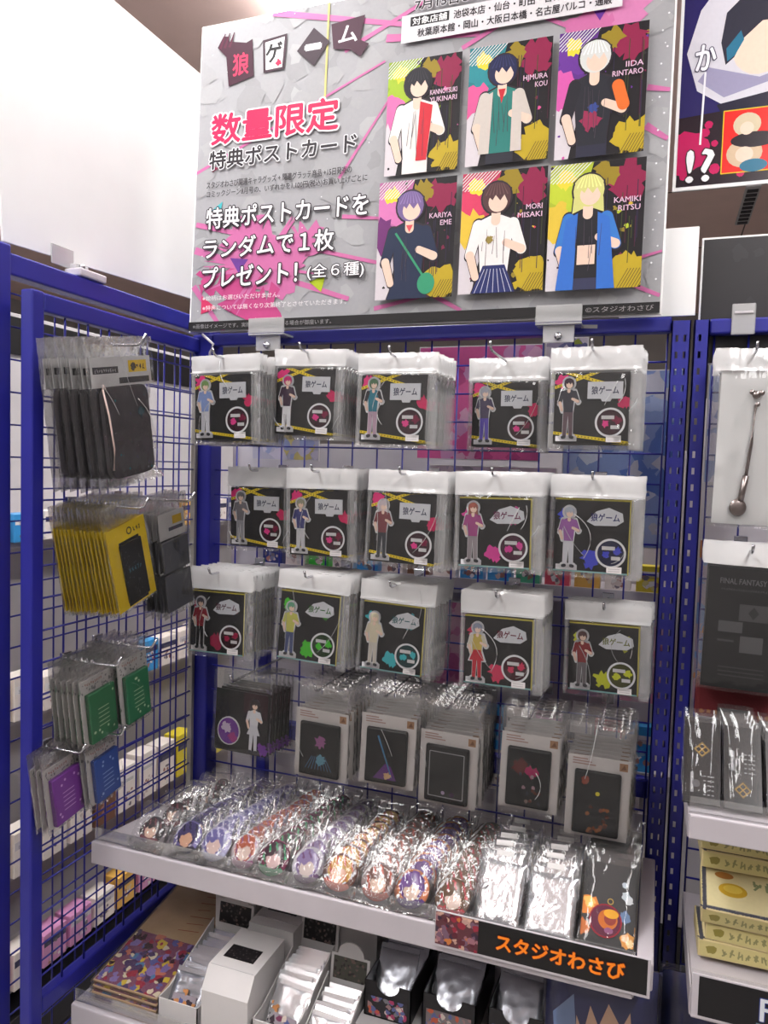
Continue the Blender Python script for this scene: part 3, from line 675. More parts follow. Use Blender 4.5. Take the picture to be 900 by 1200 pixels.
def acrylic_pack(spec):
    """zip bag: header, black backing card, printed figure sheet, logo plate, ring base, price sticker"""
    (key, cx, y, cw, ct, cb, bt, style, sc, fg, label) = spec
    hw_ = cw / 2; k = cw / .112; rg = random.Random(hash(key) % 1000 if False else sum(map(ord, key)) * 7)
    top = bt - .006; zt = bt - top; zct = ct - top; zcb = cb - top
    t = thing('acrylic_stand_pack', label, 'acrylic stand', (cx, y, top), group=None)
    bw = cw + .024
    p = pouch(bw, zt, zcb - .008, .009, zct + .004, sum(map(ord, key)), folds=16, edge=hw_ + .001, xo=.004, painted_glint=3, cmi=3)
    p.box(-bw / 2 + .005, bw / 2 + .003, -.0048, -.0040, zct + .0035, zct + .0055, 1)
    p.build('zip_bag', [M['film'], M['film_head'], M['film_edge'], M['painted_glint']], t)
    a = Art(-.0012, .00008); hw = cw / 2
    a.box(-hw, hw, -.001, .001, zcb, zct, 0, lin((24, 23, 25)))
    a.clip = (-hw, zcb, hw, zct)
    yel = (226, 200, 30)
    if style == 'tape':
        a.poly(blob(rg, -hw + .012, zct - .012, .011, 20, .4), (222, 36, 120)); a.lay += .3
        a.poly(blob(rg, hw - .006, zct - .045, .010, 20, .4), (200, 26, 90)); a.lay += .3
        for (x0, z0, x1, z1) in ((-hw, zct - .022, .016, zct + .004), (-.038, zct + .001, .018, zct - .016), (-hw, zcb + .016, hw, zcb + .001)):
            a.line(x0, z0, x1, z1, .0045, yel); a.lay += .3
            n = int(math.hypot(x1 - x0, z1 - z0) / .005)
            for i in range(n): a.line(x0 + (x1 - x0) * (i + .4) / n, z0 + (z1 - z0) * (i + .4) / n, x0 + (x1 - x0) * (i + .75) / n, z0 + (z1 - z0) * (i + .75) / n, .0016, (60, 52, 20))
            a.lay += .3
    else:
        a.poly(blob(rg, -hw + .016, zct - .026, .010, 20, .4), sc); a.poly(blob(rg, .0, zcb + .022, .013, 22, .4), sc); a.poly(blob(rg, .030, zct - .028, .012, 22, .4), tuple(int(v * .8) for v in sc))
        a.lay += .3
        a.line(-hw, zct - .001, hw, zct - .001, .0022, (190, 176, 60)); a.line(-hw, zcb + .001, hw, zcb + .001, .0028, (150, 200, 200)); a.line(hw - .001, zcb, hw - .001, zct, .002, (200, 186, 90)); a.lay += .3
    a.clip = None
    a.build('backing_card', M['ink'], t)
    f = Art(-.0038, .00008)
    figure(f, -.034 * k, zcb + .006, .097 * k, og=.032, prism=(-.0037, -.0016), outline=(222, 222, 226), **fg)
    f.prism([(-.052 * k, zcb + .003), (-.020 * k, zcb + .003), (-.020 * k, zcb + .011), (-.052 * k, zcb + .011)], -.0037, -.0016, 0, lin((222, 222, 226)))
    f.build('figure_sheet', M['ink_gloss'], t)
    lg = Art(-.0032, .00008); lx0, lx1 = (-.006, .046) if style == 'tape' else (-.008, .046)
    lz1 = zct - .014; lz0 = lz1 - .026 * k
    if style == 'tape': pts = [(lx0, lz0), (.014, lz0), (.016, lz0 - .004), (.028, lz0 - .004), (.030, lz0), (lx1, lz0), (lx1, lz1), (lx0, lz1)]
    else: pts = [(lx0, lz0 + .006), (.004, lz0), (.036, lz0 + .001), (lx1, lz0 + .008), (lx1 - .002, lz1 - .006), (.024, lz1 + .002), (.006, lz1 - .004)]
    lg.prism(pts, -.0031, -.0014, 0, lin((206, 208, 214)))
    lg.text('狼ゲーム', lx0 + .006, lz0 + .007, lx1 - .006, lz1 - .007, (58, 60, 84) if style == 'tape' else tuple(int(v * .5) for v in sc), .02)
    lg.build('logo_plate', M['ink_gloss'], t)
    g = Art(-.0034, .00008); gx, gz, gr = .029 * k, zcb + .032 * k, .0225 * k
    g.poly(circ(gx, gz, gr * .9), (54, 24, 36) if style == 'tape' else tuple(int(v * .30) for v in sc)); g.lay += .5
    g.poly(blob(rg, gx - .007, gz - .002, .0055, 18, .3), (226, 60, 140) if style == 'tape' else sc); g.poly(blob(rg, gx + .010, gz + .004, .006, 18, .4), (120, 20, 60) if style == 'tape' else sc); g.lay += .5
    g.ring(gx, gz, gr * .86, gr, (226, 226, 230)); g.lay += .5
    g.rect(gx - .013, gz + .005, gx + .006, gz + .0105, (206, 204, 206)); g.rect(gx + .001, gz - .010, gx + .014, gz - .0045, (206, 204, 206)); g.up()
    g.build('ring_base', M['ink_gloss'], t)
    s_ = Art(-.0050, .00008); s_.box(.024 * k, .046 * k, -.0050, -.0046, zcb + .002, zcb + .012, 0, lin((226, 222, 222))); s_.up()
    for q in range(2): s_.rect(.026 * k, zcb + .0045 + q * .0035, .043 * k, zcb + .0057 + q * .0035, (186, 182, 184))
    s_.build('price_sticker', M['ink_matte'], t)
    return t, top

A_ROW, B_ROW, C_ROW = 'top row', 'second row', 'third row'
PACKS = [
 ('A1', .159, -.190, .114, 1.602, 1.491, 1.636, 'tape', None, dict(hair=(120, 150, 90), top=(130, 150, 200), leg=(206, 206, 214)), 8, 'green-haired figure in pale blue', 'top row, at the blue corner post'),
 ('A2', .295, -.140, .111, 1.617, 1.504, 1.650, 'tape', None, dict(hair=(190, 40, 110), top=(60, 40, 60), leg=(226, 226, 230)), 9, 'magenta-haired figure in white trousers', 'top row, second from the blue corner post'),
 ('A3', .466, -.170, .114, 1.600, 1.492, 1.635, 'tape', None, dict(hair=(80, 110, 84), top=(46, 120, 140), leg=(180, 150, 170), sleeve=(50, 50, 56)), 8, 'green-haired figure in teal and black', 'middle of the top row'),
 ('A4', .623, -.060, .110, 1.599, 1.492, 1.640, 'tape', None, dict(hair=(170, 170, 186), top=(70, 62, 90), leg=(86, 70, 170)), 4, 'grey-haired figure in purple trousers', 'top row, on the long bare hook'),
 ('A5', .769, -.120, .112, 1.605, 1.497, 1.645, 'tape', None, dict(hair=(58, 44, 54), top=(52, 52, 62), leg=(96, 76, 84)), 8, 'dark-haired figure in black', 'top row, beside the slotted posts'),
 ('B1', .180, -.100, .112, 1.406, 1.298, 1.444, 'tape', None, dict(hair=(110, 108, 112), top=(120, 116, 120), leg=(150, 150, 156)), 3, 'grey ghostly figure', 'second row, nearest the blue corner post'),
 ('B2', .317, -.130, .111, 1.407, 1.293, 1.446, 'tape', None, dict(hair=(150, 150, 130), top=(60, 62, 120), leg=(200, 200, 206)), 8, 'ash-haired figure in blue', 'second row, under the magenta-haired pack'),
 ('B3', .487, -.165, .113, 1.409, 1.296, 1.447, 'tape', None, dict(hair=(206, 190, 196), top=(120, 60, 66), leg=(52, 54, 60), long=True), 8, 'pale-haired figure in a long dark skirt', 'middle of the second row'),
 ('B4', .635, -.165, .113, 1.409, 1.300, 1.449, 'splash', (214, 60, 150), dict(hair=(140, 80, 70), top=(160, 70, 130), leg=(150, 140, 146), long=True), 9, 'brown-haired figure and pink paint splashes', 'second row'),
 ('B5', .780, -.140, .112, 1.412, 1.299, 1.448, 'splash', (60, 70, 200), dict(hair=(180, 186, 200), top=(150, 90, 160), leg=(206, 206, 214)), 8, 'grey-haired figure and blue paint splashes', 'second row, beside the slotted posts'),
 ('C1', .132, -.150, .112, 1.218, 1.105, 1.258, 'splash', (160, 24, 70), dict(hair=(70, 66, 72), top=(140, 30, 44), leg=(40, 38, 42)), 8, 'dark figure in a red coat', 'third row, at the blue corner post'),
 ('C2', .319, -.150, .112, 1.231, 1.111, 1.266, 'splash', (70, 190, 40), dict(hair=(100, 160, 130), top=(190, 190, 90), leg=(70, 80, 120)), 9, 'yellow-clad figure and green paint splashes', 'third row'),
 ('C3', .465, -.130, .110, 1.222, 1.105, 1.259, 'splash', (60, 180, 190), dict(hair=(206, 196, 170), top=(216, 206, 180), leg=(206, 200, 190), long=True), 8, 'cream-clad figure and turquoise paint splashes', 'middle of the third row'),
 ('C4', .641, -.130, .112, 1.216, 1.104, 1.257, 'splash', (206, 50, 90), dict(hair=(150, 156, 176), top=(200, 176, 90), leg=(190, 40, 56), skirt=True, sleeve=(206, 200, 180)), 8, 'blue-grey-haired figure in yellow and red', 'third row'),
 ('C5', .801, -.080, .109, 1.211, 1.100, 1.244, 'splash', (200, 206, 40), dict(hair=(90, 60, 60), top=(130, 30, 36), leg=(110, 104, 108)), 6, 'dark red figure and lime paint splashes', 'third row, beside the slotted posts'),
]
for (key, cx, y, cw, ct, cb, bt, style, sc, fg, n, look, where) in PACKS:
    t, top = acrylic_pack((key, cx, y, cw, ct, cb, bt, style, sc, fg, 'front acrylic pack: %s, %s' % (look, where)))
    grp = 'bags hooked behind the %s' % look
    rx = R(rnd.uniform(-1.5, 1.5)); rz = R(rnd.uniform(-2, 2)); ry = R({'C3': 2.0, 'A1': -1.5, 'A2': 1.5, 'C2': 2.5}.get(key, rnd.uniform(-1, 1)))
    t.rotation_euler = (rx, ry, rz)
    step = min(.0126, (abs(y) - .018) / max(1, n - 1))
    for k in range(1, n):
        copy_thing(t, (cx + rnd.uniform(-.0022, .0022) + .0006 * k, y + k * step, top + rnd.uniform(-.0015, .001) - .0), (rx + R(rnd.uniform(-.3, .3)), ry * .6 + R(rnd.uniform(-.7, .7)), rz + R(rnd.uniform(-.3, .3))),
                   'acrylic stand bag behind the %s' % look, grp, skip=('price_sticker', 'logo_plate', 'ring_base', 'figure_sheet'))
    peg_hook(abs(y) + (.026 if key != 'A4' else .12), 'chrome hook carrying the packs with %s' % look, (cx, 0, top + .0005), group='chrome hooks on the back grid')

# the black charm pack in the fourth row
t = thing('acrylic_stand_pack', 'black bagged charm set with a purple disc and white figure, bottom row', 'acrylic stand', (.216, -.20, 1.084), (0, R(2), R(2)))
p = pouch(.112, .006, -.140, .008, -.020, 77, folds=10); p.build('zip_bag', [M['film'], M['film_soft']], t)
a = Art(-.0012, .00008); a.box(-.050, .050, -.001, .001, -.134, -.026, 0, lin((18, 17, 19)))
a.poly([(.004, -.026), (.050, -.026), (.050, -.07), (.004, -.06)], (46, 16, 26)); a.lay += .5; a.poly(blob(random.Random(2), .042, -.122, .010), (110, 50, 150)); a.build('backing_card', M['ink'], t)
a = Art(-.0032, .00008); a.prism(circ(-.022, -.098, .022, .025), -.0031, -.0014, 0, lin((200, 196, 204))); a.poly(circ(-.022, -.098, .020, .023), (104, 44, 140)); a.up(); a.poly(blob(random.Random(4), -.026, -.092, .009), (190, 170, 200)); a.poly(blob(random.Random(6), -.014, -.108, .008), (150, 40, 120)); a.build('round_charm', M['ink_gloss'], t)
a = Art(-.0038, .00008); figure(a, .026, -.130, .096, hair=(60, 52, 54), top=(214, 214, 220), leg=(206, 206, 214), skirt=True, prism=(-.0037, -.0016), outline=(70, 66, 72)); a.build('figure_sheet', M['ink_gloss'], t)
for k in range(1, 6):
    copy_thing(t, (.216 + .002 * k, -.20 + .012 * k, 1.084), (R(rnd.uniform(-1, 1)), R(1.5), R(2)), 'bagged black charm set hanging behind the purple disc pack', 'black charm sets behind the front one', skip=('figure_sheet', 'round_charm'))
peg_hook(.235, 'chrome hook carrying the black charm sets with purple discs', (.216, 0, 1.085), group='chrome hooks on the back grid')

# leather-look pass cases on white cards
CASES = [('D2', .361, -.20, .073, 1.024, .934, 1.089, 8, 'a pink and blue picture'), ('D3', .476, -.19, .070, 1.029, .939, 1.092, 7, 'a purple glow under a diagonal beam'), ('D4', .577, -.19, .071, 1.015, .923, 1.085, 8, 'a thin silver frame line'),
         ('D5', .702, -.17, .067, 1.025, .933, 1.082, 6, 'red and pink smoke'), ('D6', .805, -.17, .068, 1.005, .907, 1.078, 7, 'a dark orange lantern scene')]
for (key, cx, y, cw, ct, cb, bt, n, look) in CASES:
    top = bt - .006
    t = thing('pass_case_pack', 'front bagged pass case on white card showing %s' % look, 'pass case', (cx + .004, y, top), (R(rnd.uniform(-2, 1)), R(1.0), R(rnd.uniform(-2, 2))))
    zc1, zc0 = ct - top, cb - top; W2 = cw / 2
    p = pouch(cw + .034, .006, zc0 - .012, .014, None, sum(map(ord, key)) * 3, folds=16, painted_glint=1); p.build('zip_bag', [M['film_soft'], M['painted_glint']], t)
    a = Art(.0030, .0001); a.box(-W2 - .011, W2 + .012, .0030, .0042, zc0 - .006, zc1 + .020, 0, lin((206, 200, 198)))
    a.rect(W2 - .004, zc1 + .004, W2 + .008, zc1 + .016, (160, 120, 90)); a.up()
    for q in range(3): a.rect(-W2 - .004, zc1 + .006 + q * .004, -W2 + .030 - q * .006, zc1 + .008 + q * .004, (170, 140, 134))
    a.poly([(W2 - .002, zc1 + .006), (W2 + .006, zc1 + .007), (W2 + .003, zc1 + .014)], (120, 84, 60)); a.up()
    a.build('backing_card', M['ink_matte'], t)
    c = MB(); c.box(-W2 - .0, W2, -.0050, .0028, zc0, zc1, bev=.003); cs = c.build('case', M['black_gloss'], t)
    a = Art(-.0052, .00008); rg = random.Random(sum(map(ord, key))); a.clip = (-W2 + .004, zc0 + .004, W2 - .004, zc1 - .004); zm = (zc0 + zc1) / 2
    if key == 'D2':
        for k in range(9): a.line(-.024 + k * .006, zc0 + .012, -.012 + k * .003, zc0 + .034, .0012, (70, 100, 130))
        a.poly(blob(rg, .002, zm + .014, .010), (140, 80, 130)); a.lay += .5; a.poly(blob(rg, .004, zm - .016, .009), (80, 130, 150))
    elif key == 'D3':
        a.poly([(-.02, zc0 + .008), (.02, zc0 + .008), (.010, zc0 + .030), (.0, zc0 + .034)], (86, 40, 110)); a.lay += .5; a.line(.012, zc0 + .012, -.014, zc1 - .012, .0015, (60, 110, 150), .003); a.poly(blob(rg, .004, zc0 + .014, .006), (190, 150, 110))
    elif key == 'D4':
        for (q0, q1) in (((-.028, zc0 + .010), (.028, zc0 + .010)), ((-.028, zc1 - .010), (.028, zc1 - .010)), ((-.028, zc0 + .010), (-.028, zc1 - .010)), ((.028, zc0 + .010), (.028, zc1 - .010))): a.line(*q0, *q1, .0012, (150, 150, 154))
        a.poly(circ(-.004, zc0 + .017, .003), (150, 130, 160)); a.poly(blob(rg, .010, zc0 + .016, .004), (60, 36, 66))
    elif key == 'D5':
        a.poly(blob(rg, -.012, zm + .016, .012), (84, 24, 24)); a.poly(blob(rg, .006, zm + .010, .009, 20, .5), (150, 24, 80)); a.lay += .5
        for k in range(12): a.poly(blob(rg, rg.uniform(-.022, .020), rg.uniform(zc0 + .008, zm + .01), .003, 8), rg.choice([(110, 90, 84), (90, 50, 40), (140, 110, 120), (60, 60, 70)])); a.lay += .1
    else:
        a.poly(circ(.001, zm + .016, .0032), (206, 190, 40)); a.poly(blob(rg, -.018, zc1 - .014, .006), (130, 50, 30)); a.lay += .4
        for k in range(16): a.poly(blob(rg, rg.uniform(-.020, .020), rg.uniform(zc0 + .006, zm - .002), .003, 8), rg.choice([(110, 50, 20), (80, 34, 20), (130, 70, 24)])); a.lay += .1
    a.build('printed_window', M['ink_gloss'], cs)
    step = min(.0165, (abs(y) - .02) / n)
    for k in range(1, n):
        copy_thing(t, (cx + .004 + rnd.uniform(-.002, .002), y + k * step, top), (t.rotation_euler.x, R(rnd.uniform(-1, 1)), t.rotation_euler.z), 'bagged pass case behind the one with %s' % look, 'pass cases behind the one with %s' % look)
    peg_hook(abs(y) + .022, 'chrome hook carrying the pass cases showing %s' % look, (cx + .004, 0, top + .0005), group='chrome hooks on the back grid')

# ------------------------------------------------------------------ goods hanging on the side frame (facing +x)
SIDE = pi / 2
def side_stack(root, n, x, y, z, step, tilt, look, grp, hooklabel, jit=.0015, skip=()):
    for k in range(1, n):
        copy_thing(root, (x - k * step, y + rnd.uniform(-jit, jit) - .0006 * k, z + rnd.uniform(-.001, .001)), (0, R(tilt * (1 - .02 * k)) + R(rnd.uniform(-.8, .8)), SIDE + R(rnd.uniform(-2, 2))), look, grp, skip)
    peg_hook(x + .035, hooklabel, (0.002, y, z + .0005), (0, 0, SIDE), tip=.016, group='chrome hooks on the side frame')

# rounded phone-size cases in tall bags
x, y, z = .10, -.385, 1.622
t = thing('phone_pouch_pack', 'front tall clear bag with a grey rounded case and white header card', 'phone pouch', (x, y, z), (0, R(-10), SIDE))
p = pouch(.155, .014, -.212, .0125, None, 21, folds=22, painted_glint=3); p.build('zip_bag', [M['film_soft'], M['painted_glint']], t)
a = Art(.002, .0001); a.box(-.066, .072, .002, .003, -.060, -.016, 0, lin((206, 204, 204)))
a.rect(-.062, -.040, -.006, -.030, (70, 68, 70)); a.up(); a.marks(-.058, -.0385, -.012, -.0325, (170, 168, 168))
a.rect(.018, -.040, .062, -.022, (226, 186, 30)); a.up(); a.poly(blob(random.Random(3), .030, -.031, .006), (60, 44, 20)); a.marks(.036, -.036, .058, -.026, (60, 44, 20), 2)
a.rect(-.006, -.056, .066, -.047, (74, 72, 74)); a.up()
a.build('header_card', M['ink_matte'], t)
b = MB(); bm_ = bmesh.new(); bmesh.ops.create_cube(bm_, size=1)
for v in bm_.verts: v.co = Vector((v.co.x * .104, v.co.y * .010, -.128 + v.co.z * .138))
bmesh.ops.bevel(bm_, geom=[e for e in bm_.edges if abs(e.verts[0].co.y - e.verts[1].co.y) > .005], offset=.016, segments=5, affect='EDGES', profile=.5)
bmesh.ops.bevel(bm_, geom=list(bm_.edges), offset=.0015, segments=2, affect='EDGES')
b.bm(bm_); cs = b.build('case', plain('charcoal case', (66, 62, 66), .4, vary=.15, vscale=40), t)
a = Art(-.0053, .00008); rg = random.Random(9)
for k in range(26): a.poly(circ(rg.uniform(-.04, .045), rg.uniform(-.19, -.07), rg.choice([.0006, .0009, .0018]), n=8), rg.choice([(60, 130, 140), (150, 150, 160), (100, 96, 120)]))
a.poly(blob(rg, .03, -.10, .008), (64, 84, 92)); a.build('printed_stars', M['ink_gloss'], cs)
b = MB(); b.rod([(-.054, -.006, -.062), (-.050, -.009, -.10), (-.046, -.009, -.15), (-.050, -.007, -.182)], .0014, 6); b.rod([(-.054, -.006, -.062), (-.052, -.006, -.056), (-.048, -.006, -.062)], .0014, 6); b.build('strap', plain('pale strap', (214, 190, 184), .5), t)
side_stack(t, 6, x, y, z, .0165, -10, 'tall clear bag hanging behind the front grey case', 'tall bags behind the front grey case', 'chrome hook carrying the tall grey case bags', skip=('strap',))

# yellow-card packs
x, y, z = .10, -.375, 1.378
t = thing('card_pack', 'front yellow card pack with a black window on the side frame', 'yellow pack', (x, y, z), (0, R(-16), SIDE))
p = pouch(.104, .010, -.164, .005, None, 31, folds=8); p.build('zip_bag', [M['film_soft']], t)
a = Art(.0008, .0001); a.box(-.046, .046, .0008, .0018, -.160, -.026, 0, lin((244, 208, 24))); a.up()
a.ring(.006, -.040, .004, .0062, (40, 36, 30), 16); a.marks(.016, -.045, .036, -.037, (60, 50, 30), 3); a.rect(-.022, -.158, .026, -.052, (24, 24, 26)); a.up()
a.build('yellow_card', M['ink'], t)
b = MB(); b.box(-.024, .027, -.0034, .0006, -.152, -.056, bev=.0015); cs = b.build('case', M['black_card'], t)
a = Art(-.0036, .00008); rg = random.Random(12); a.marks(-.014, -.104, .016, -.096, (60, 100, 112), 4)
for k in range(12): a.poly(circ(rg.uniform(-.022, .024), rg.uniform(-.15, -.06), .0012, n=6), (60, 66, 74))
a.build('printed_window', M['ink'], cs)
side_stack(t, 14, x, y, z, .0068, -16, 'yellow card pack hanging behind the front yellow one', 'yellow card packs behind the front one', 'chrome hook carrying the yellow card packs', .001)
# dark packs further in
x, y, z = .11, -.268, 1.385
t = thing('card_pack', 'front dark pouch pack with white header, behind the yellow packs', 'dark pack', (x, y, z), (0, R(-10), SIDE))
p = pouch(.090, .010, -.196, .006, None, 33); p.build('zip_bag', [M['film_soft']], t)
a = Art(.0008, .0001); a.box(-.036, .036, .0008, .0018, -.062, -.018, 0, lin((196, 194, 194))); a.up(); a.rect(.002, -.040, .028, -.026, (206, 170, 40)); a.rect(-.010, -.050, .030, -.044, (70, 74, 90)); a.build('header_card', M['ink_matte'], t)
b = MB(); b.box(-.036, .036, -.004, .0007, -.118, -.064, bev=.002); b.box(-.036, .036, -.004, .0007, -.186, -.122, bev=.002); b.build('case', plain('slate pouch', (58, 58, 64), .5), t)
side_stack(t, 4, x, y, z, .012, -10, 'dark pouch pack hanging behind the front dark pouch', 'dark pouch packs behind the front one', 'chrome hook carrying the dark pouch packs')

# small card-case bags: two green, then purple and blue
def card_case(label, x, y, z, tilt, cols, w_, n, look, hook, seed, ch=.082, head=.055):
    t = thing('card_case_pack', label, 'card case', (x, y, z), (0, R(tilt), SIDE))
    p = pouch(w_ + .026, .010, -head - ch - .008, .008, None, seed, folds=12, painted_glint=1); p.build('zip_bag', [M['film_soft'], M['painted_glint']], t)
    a = Art(.0026, .0001); a.box(-w_ / 2 - .008, w_ / 2 + .008, .0026, .0036, -head - ch - .003, -.018, 0, lin((222, 218, 216))); a.up()
    rg = random.Random(seed)
    for k in range(30): a.poly(blob(rg, rg.uniform(-w_ / 2 - .005, w_ / 2 + .005), rg.uniform(-head, -.022), .0018, 7, .6), (150, 148, 150))
    a.up(); a.rect(-w_ / 2, -.030, w_ / 2 - .012, -.022, (226, 222, 220)); a.up(); a.marks(-w_ / 2 + .003, -.029, w_ / 2 - .016, -.0235, (190, 140, 130), 5)
    a.build('backing_card', M['ink_matte'], t)
    b = MB(); b.box(-w_ / 2, w_ / 2, -.006, .0024, -head - ch, -head, bev=.002); cs = b.build('case', plain('card case cover ' + look, cols[0], .4), t)
    a = Art(-.0062, .00008)
    for k in range(5): a.line(-.012, -head - .030 - k * .007, .012, -head - .030 - k * .007, .0012, cols[1])
    for k in range(7): a.poly(circ(rg.uniform(-w_ * .4, w_ * .4), -head - rg.choice([.010, .016, ch - .012, ch - .018]), .0022, n=8), cols[1])
    a.build('printed_cover', M['ink'], cs)
    side_stack(t, n, x, y, z, .0105, tilt, 'bagged card case hanging behind the front %s' % look, 'card cases behind the front %s' % look, hook, skip=())
card_case('front bagged green card case, nearer the outer post', .062, -.385, 1.132, -8, ((44, 92, 62), (150, 170, 140)), .060, 6, 'green case nearer the outer post', 'chrome hook carrying the green cases nearer the outer post', 41, .082, .040)
card_case('front bagged green card case, nearer the corner post', .072, -.313, 1.146, -8, ((40, 96, 66), (160, 180, 150)), .058, 7, 'green case nearer the corner post', 'chrome hook carrying the green cases nearer the corner post', 42, .082, .044)
card_case('front bagged purple card case on the side frame', .030, -.425, 1.004, -9, ((104, 50, 130), (176, 140, 190)), .060, 3, 'purple case', 'chrome hook carrying the purple cases', 43, .078, .036)
card_case('front bagged blue card case on the side frame', .052, -.362, 1.014, -9, ((40, 66, 130), (130, 150, 190)), .056, 3, 'blue case', 'chrome hook carrying the blue cases', 44, .074, .036)

# ------------------------------------------------------------------ badges on the shelf
def badge_face(kind):
    """ink of a generic badge picture: background, hair, skin, accents"""
    bg, hair, skin, acc, dx, dy = kind
    def f(x, z):
        if (x - dx) ** 2 / .20 + (z - dy + .12) ** 2 / .26 < 1:
            if z > dy + .10 + .10 * sin(9 * x): return hair
            return skin if abs(x - dx) < .36 or z < dy else hair
        if (x - dx) ** 2 / .50 + (z - dy - .12) ** 2 / .56 < 1: return hair if sin(14 * x + 6 * z) > -.7 else acc
        if z < -.52: return acc
        return bg if sin(11 * x - 7 * z) < .82 else WHITE
    return f
def badge_mesh(kind, rad=.0270):
    f = badge_face(kind); b = MB(); nr, ns = 13, 40; vs = [(0, -.0055, 0)]; fs = []; cols = []
    for i in range(1, nr + 1):
        q = i / nr; y = -.0055 + .0055 * q ** 3.2
        for k in range(ns): vs.append((rad * q * cos(2 * pi * k / ns), y, rad * q * sin(2 * pi * k / ns)))
    for k in range(ns): vs.append((rad * .97 * cos(2 * pi * k / ns), .003, rad * .97 * sin(2 * pi * k / ns)))
    def c_at(face):
        x = sum(vs[i][0] for i in face) / len(face) / rad; z = sum(vs[i][2] for i in face) / len(face) / rad
        return lin(f(x, z)) if x * x + z * z < .92 else lin((214, 214, 220))
    for k in range(ns): fs.append((0, 1 + k, 1 + (k + 1) % ns))
    for i in range(1, nr + 1):
        o0, o1 = 1 + (i - 1) * ns, 1 + i * ns
        for k in range(ns): fs.append((o0 + k, o1 + k, o1 + (k + 1) % ns, o0 + (k + 1) % ns))
    cols = [c_at(q) for q in fs]
    fs.append(tuple(1 + nr * ns + k for k in range(ns))[::-1]); cols.append(lin((190, 190, 196)))
    fs = [tuple(reversed(q)) for q in fs]
    b.mesh(vs, fs, smooth=True, cols=cols); return b.data('badge_disc', [M['ink_gloss']])
KINDS = [  # bg, hair, skin, accent, offset, and the words for the label
 ((60, 54, 58), (58, 44, 46), (226, 190, 170), (120, 70, 80), 0, 0, 'dark brown and grey', .105, 1, 9),
 ((120, 110, 170), (70, 60, 110), (232, 180, 150), (40, 36, 60), .05, .05, 'purple with dark hair', .170, 0, 10),
 ((186, 180, 220), (110, 104, 170), (226, 196, 190), (206, 206, 236), -.05, 0, 'lavender and white', .225, 0, 10),
 ((206, 190, 196), (190, 96, 70), (234, 206, 196), (150, 90, 130), 0, .05, 'rosy white with orange', .284, 0, 9),
 ((110, 34, 70), (60, 30, 50), (226, 190, 190), (50, 150, 100), .1, 0, 'dark magenta with green', .335, 0, 9),
 ((206, 200, 214), (150, 130, 180), (232, 214, 208), (120, 84, 130), 0, -.05, 'pale lilac', .390, 0, 9),
 ((110, 70, 60), (214, 160, 70), (238, 180, 150), (210, 90, 70), 0, 0, 'golden-haired', .447, 0, 8),
 ((150, 130, 130), (120, 80, 70), (236, 200, 180), (206, 90, 70), .05, 0, 'brown with red', .505, 0, 9),
 ((206, 120, 80), (124, 84, 160), (236, 206, 190), (90, 50, 130), .05, .02, 'purple-haired', .562, 0, 9),
 ((110, 84, 70), (110, 80, 56), (244, 216, 204), (200, 60, 70), .1, 0, 'brown-haired pink-cheeked', .622, 0, 9)]
fm = pouch(.066, .043, -.034, .011, None, 55, folds=9).data('zip_bag', [M['film_crinkle']])
for ci, (bg, hair, skin, acc, dx, dy, words, bx, bare, n) in enumerate(KINDS):
    rad = .0272 if ci != 0 else .022
    dm = badge_mesh((bg, hair, skin, acc, dx, dy), rad)
    root = None
    for k in range(min(n, 9 if ci else 7)):
        yy = -.296 + k * .0305 + rnd.uniform(-.0015, .0015); zs = .806 - (yy + .32) * .109
        lean = R(-44 + rnd.uniform(-2.5, 2.5)) if k else R(-40)
        if ci == 0 and k > 0: yy += .03
        loc = (bx + rnd.uniform(-.003, .003) + .0002 * k, yy, zs + .031 + (.004 if k else 0)); rot = (lean, R(rnd.uniform(-9, 9)), R(rnd.uniform(-6, 6)))
        if k == 0:
            root = thing('badge', 'front tin badge of the %s row, bagged, by the shelf edge' % words, 'badge', loc, rot)
            link('badge_disc', dm, root); link('zip_bag', fm, root)
        else:
            copy_thing(root, loc, rot, 'bagged tin badge in the %s row, behind its front badge' % words, 'badges of the %s row' % words)

# ------------------------------------------------------------------ silver pouches and black keychain packs on the shelf
def leaning(root, bx, n, y0, dy, lean, lift, label, grp):
    for k in range(1, n):
        yy = y0 + k * dy; zs = .806 - (yy + .32) * .109
        copy_thing(root, (bx + rnd.uniform(-.003, .003), yy, zs + lift), (R(lean + rnd.uniform(-1.5, 1.5)), R(rnd.uniform(-3, 3)), R(rnd.uniform(-3, 3))), label, grp)
for bx, words, n, hgt in ((.683, 'next to the brown-haired badges', 6, .092), (.758, 'next to the black keychain packs', 6, .088)):
    y0 = -.298; t = thing('foil_pouch', 'front silver foil pouch on the shelf, %s' % words, 'foil pouch', (bx, y0, .8075), (R(-48), 0, 0))
    p = pouch(.066, hgt, .002, .009, None, int(bx * 1000), folds=10); p.build('pouch', M['silver'], t)
    p = pouch(.073, hgt + .026, 0, .013, None, int(bx * 1000) + 5, folds=7); p.build('zip_bag', M['film'], t)
    b = MB(); b.box(-.012, .014, -.010, -.009, hgt + .004, hgt + .012); b.build('paper_tab', M['white_card'], t)
    leaning(t, bx, n - 1, y0, .036, -49, .006, 'silver foil pouch lined up behind the front one, %s' % words, 'silver pouches %s' % words)
bx, y0 = .835, -.292
t = thing('keychain_pack', 'front black keychain pack with orange flowers and a round charm', 'keychain pack', (bx, y0, .8095), (R(-46), 0, 0))
a = Art(-.0012, .0001); a.box(-.035, .035, -.001, .001, .003, .112, 0, lin((24, 24, 26))); rg = random.Random(19); a.clip = (-.035, .003, .035, .112)
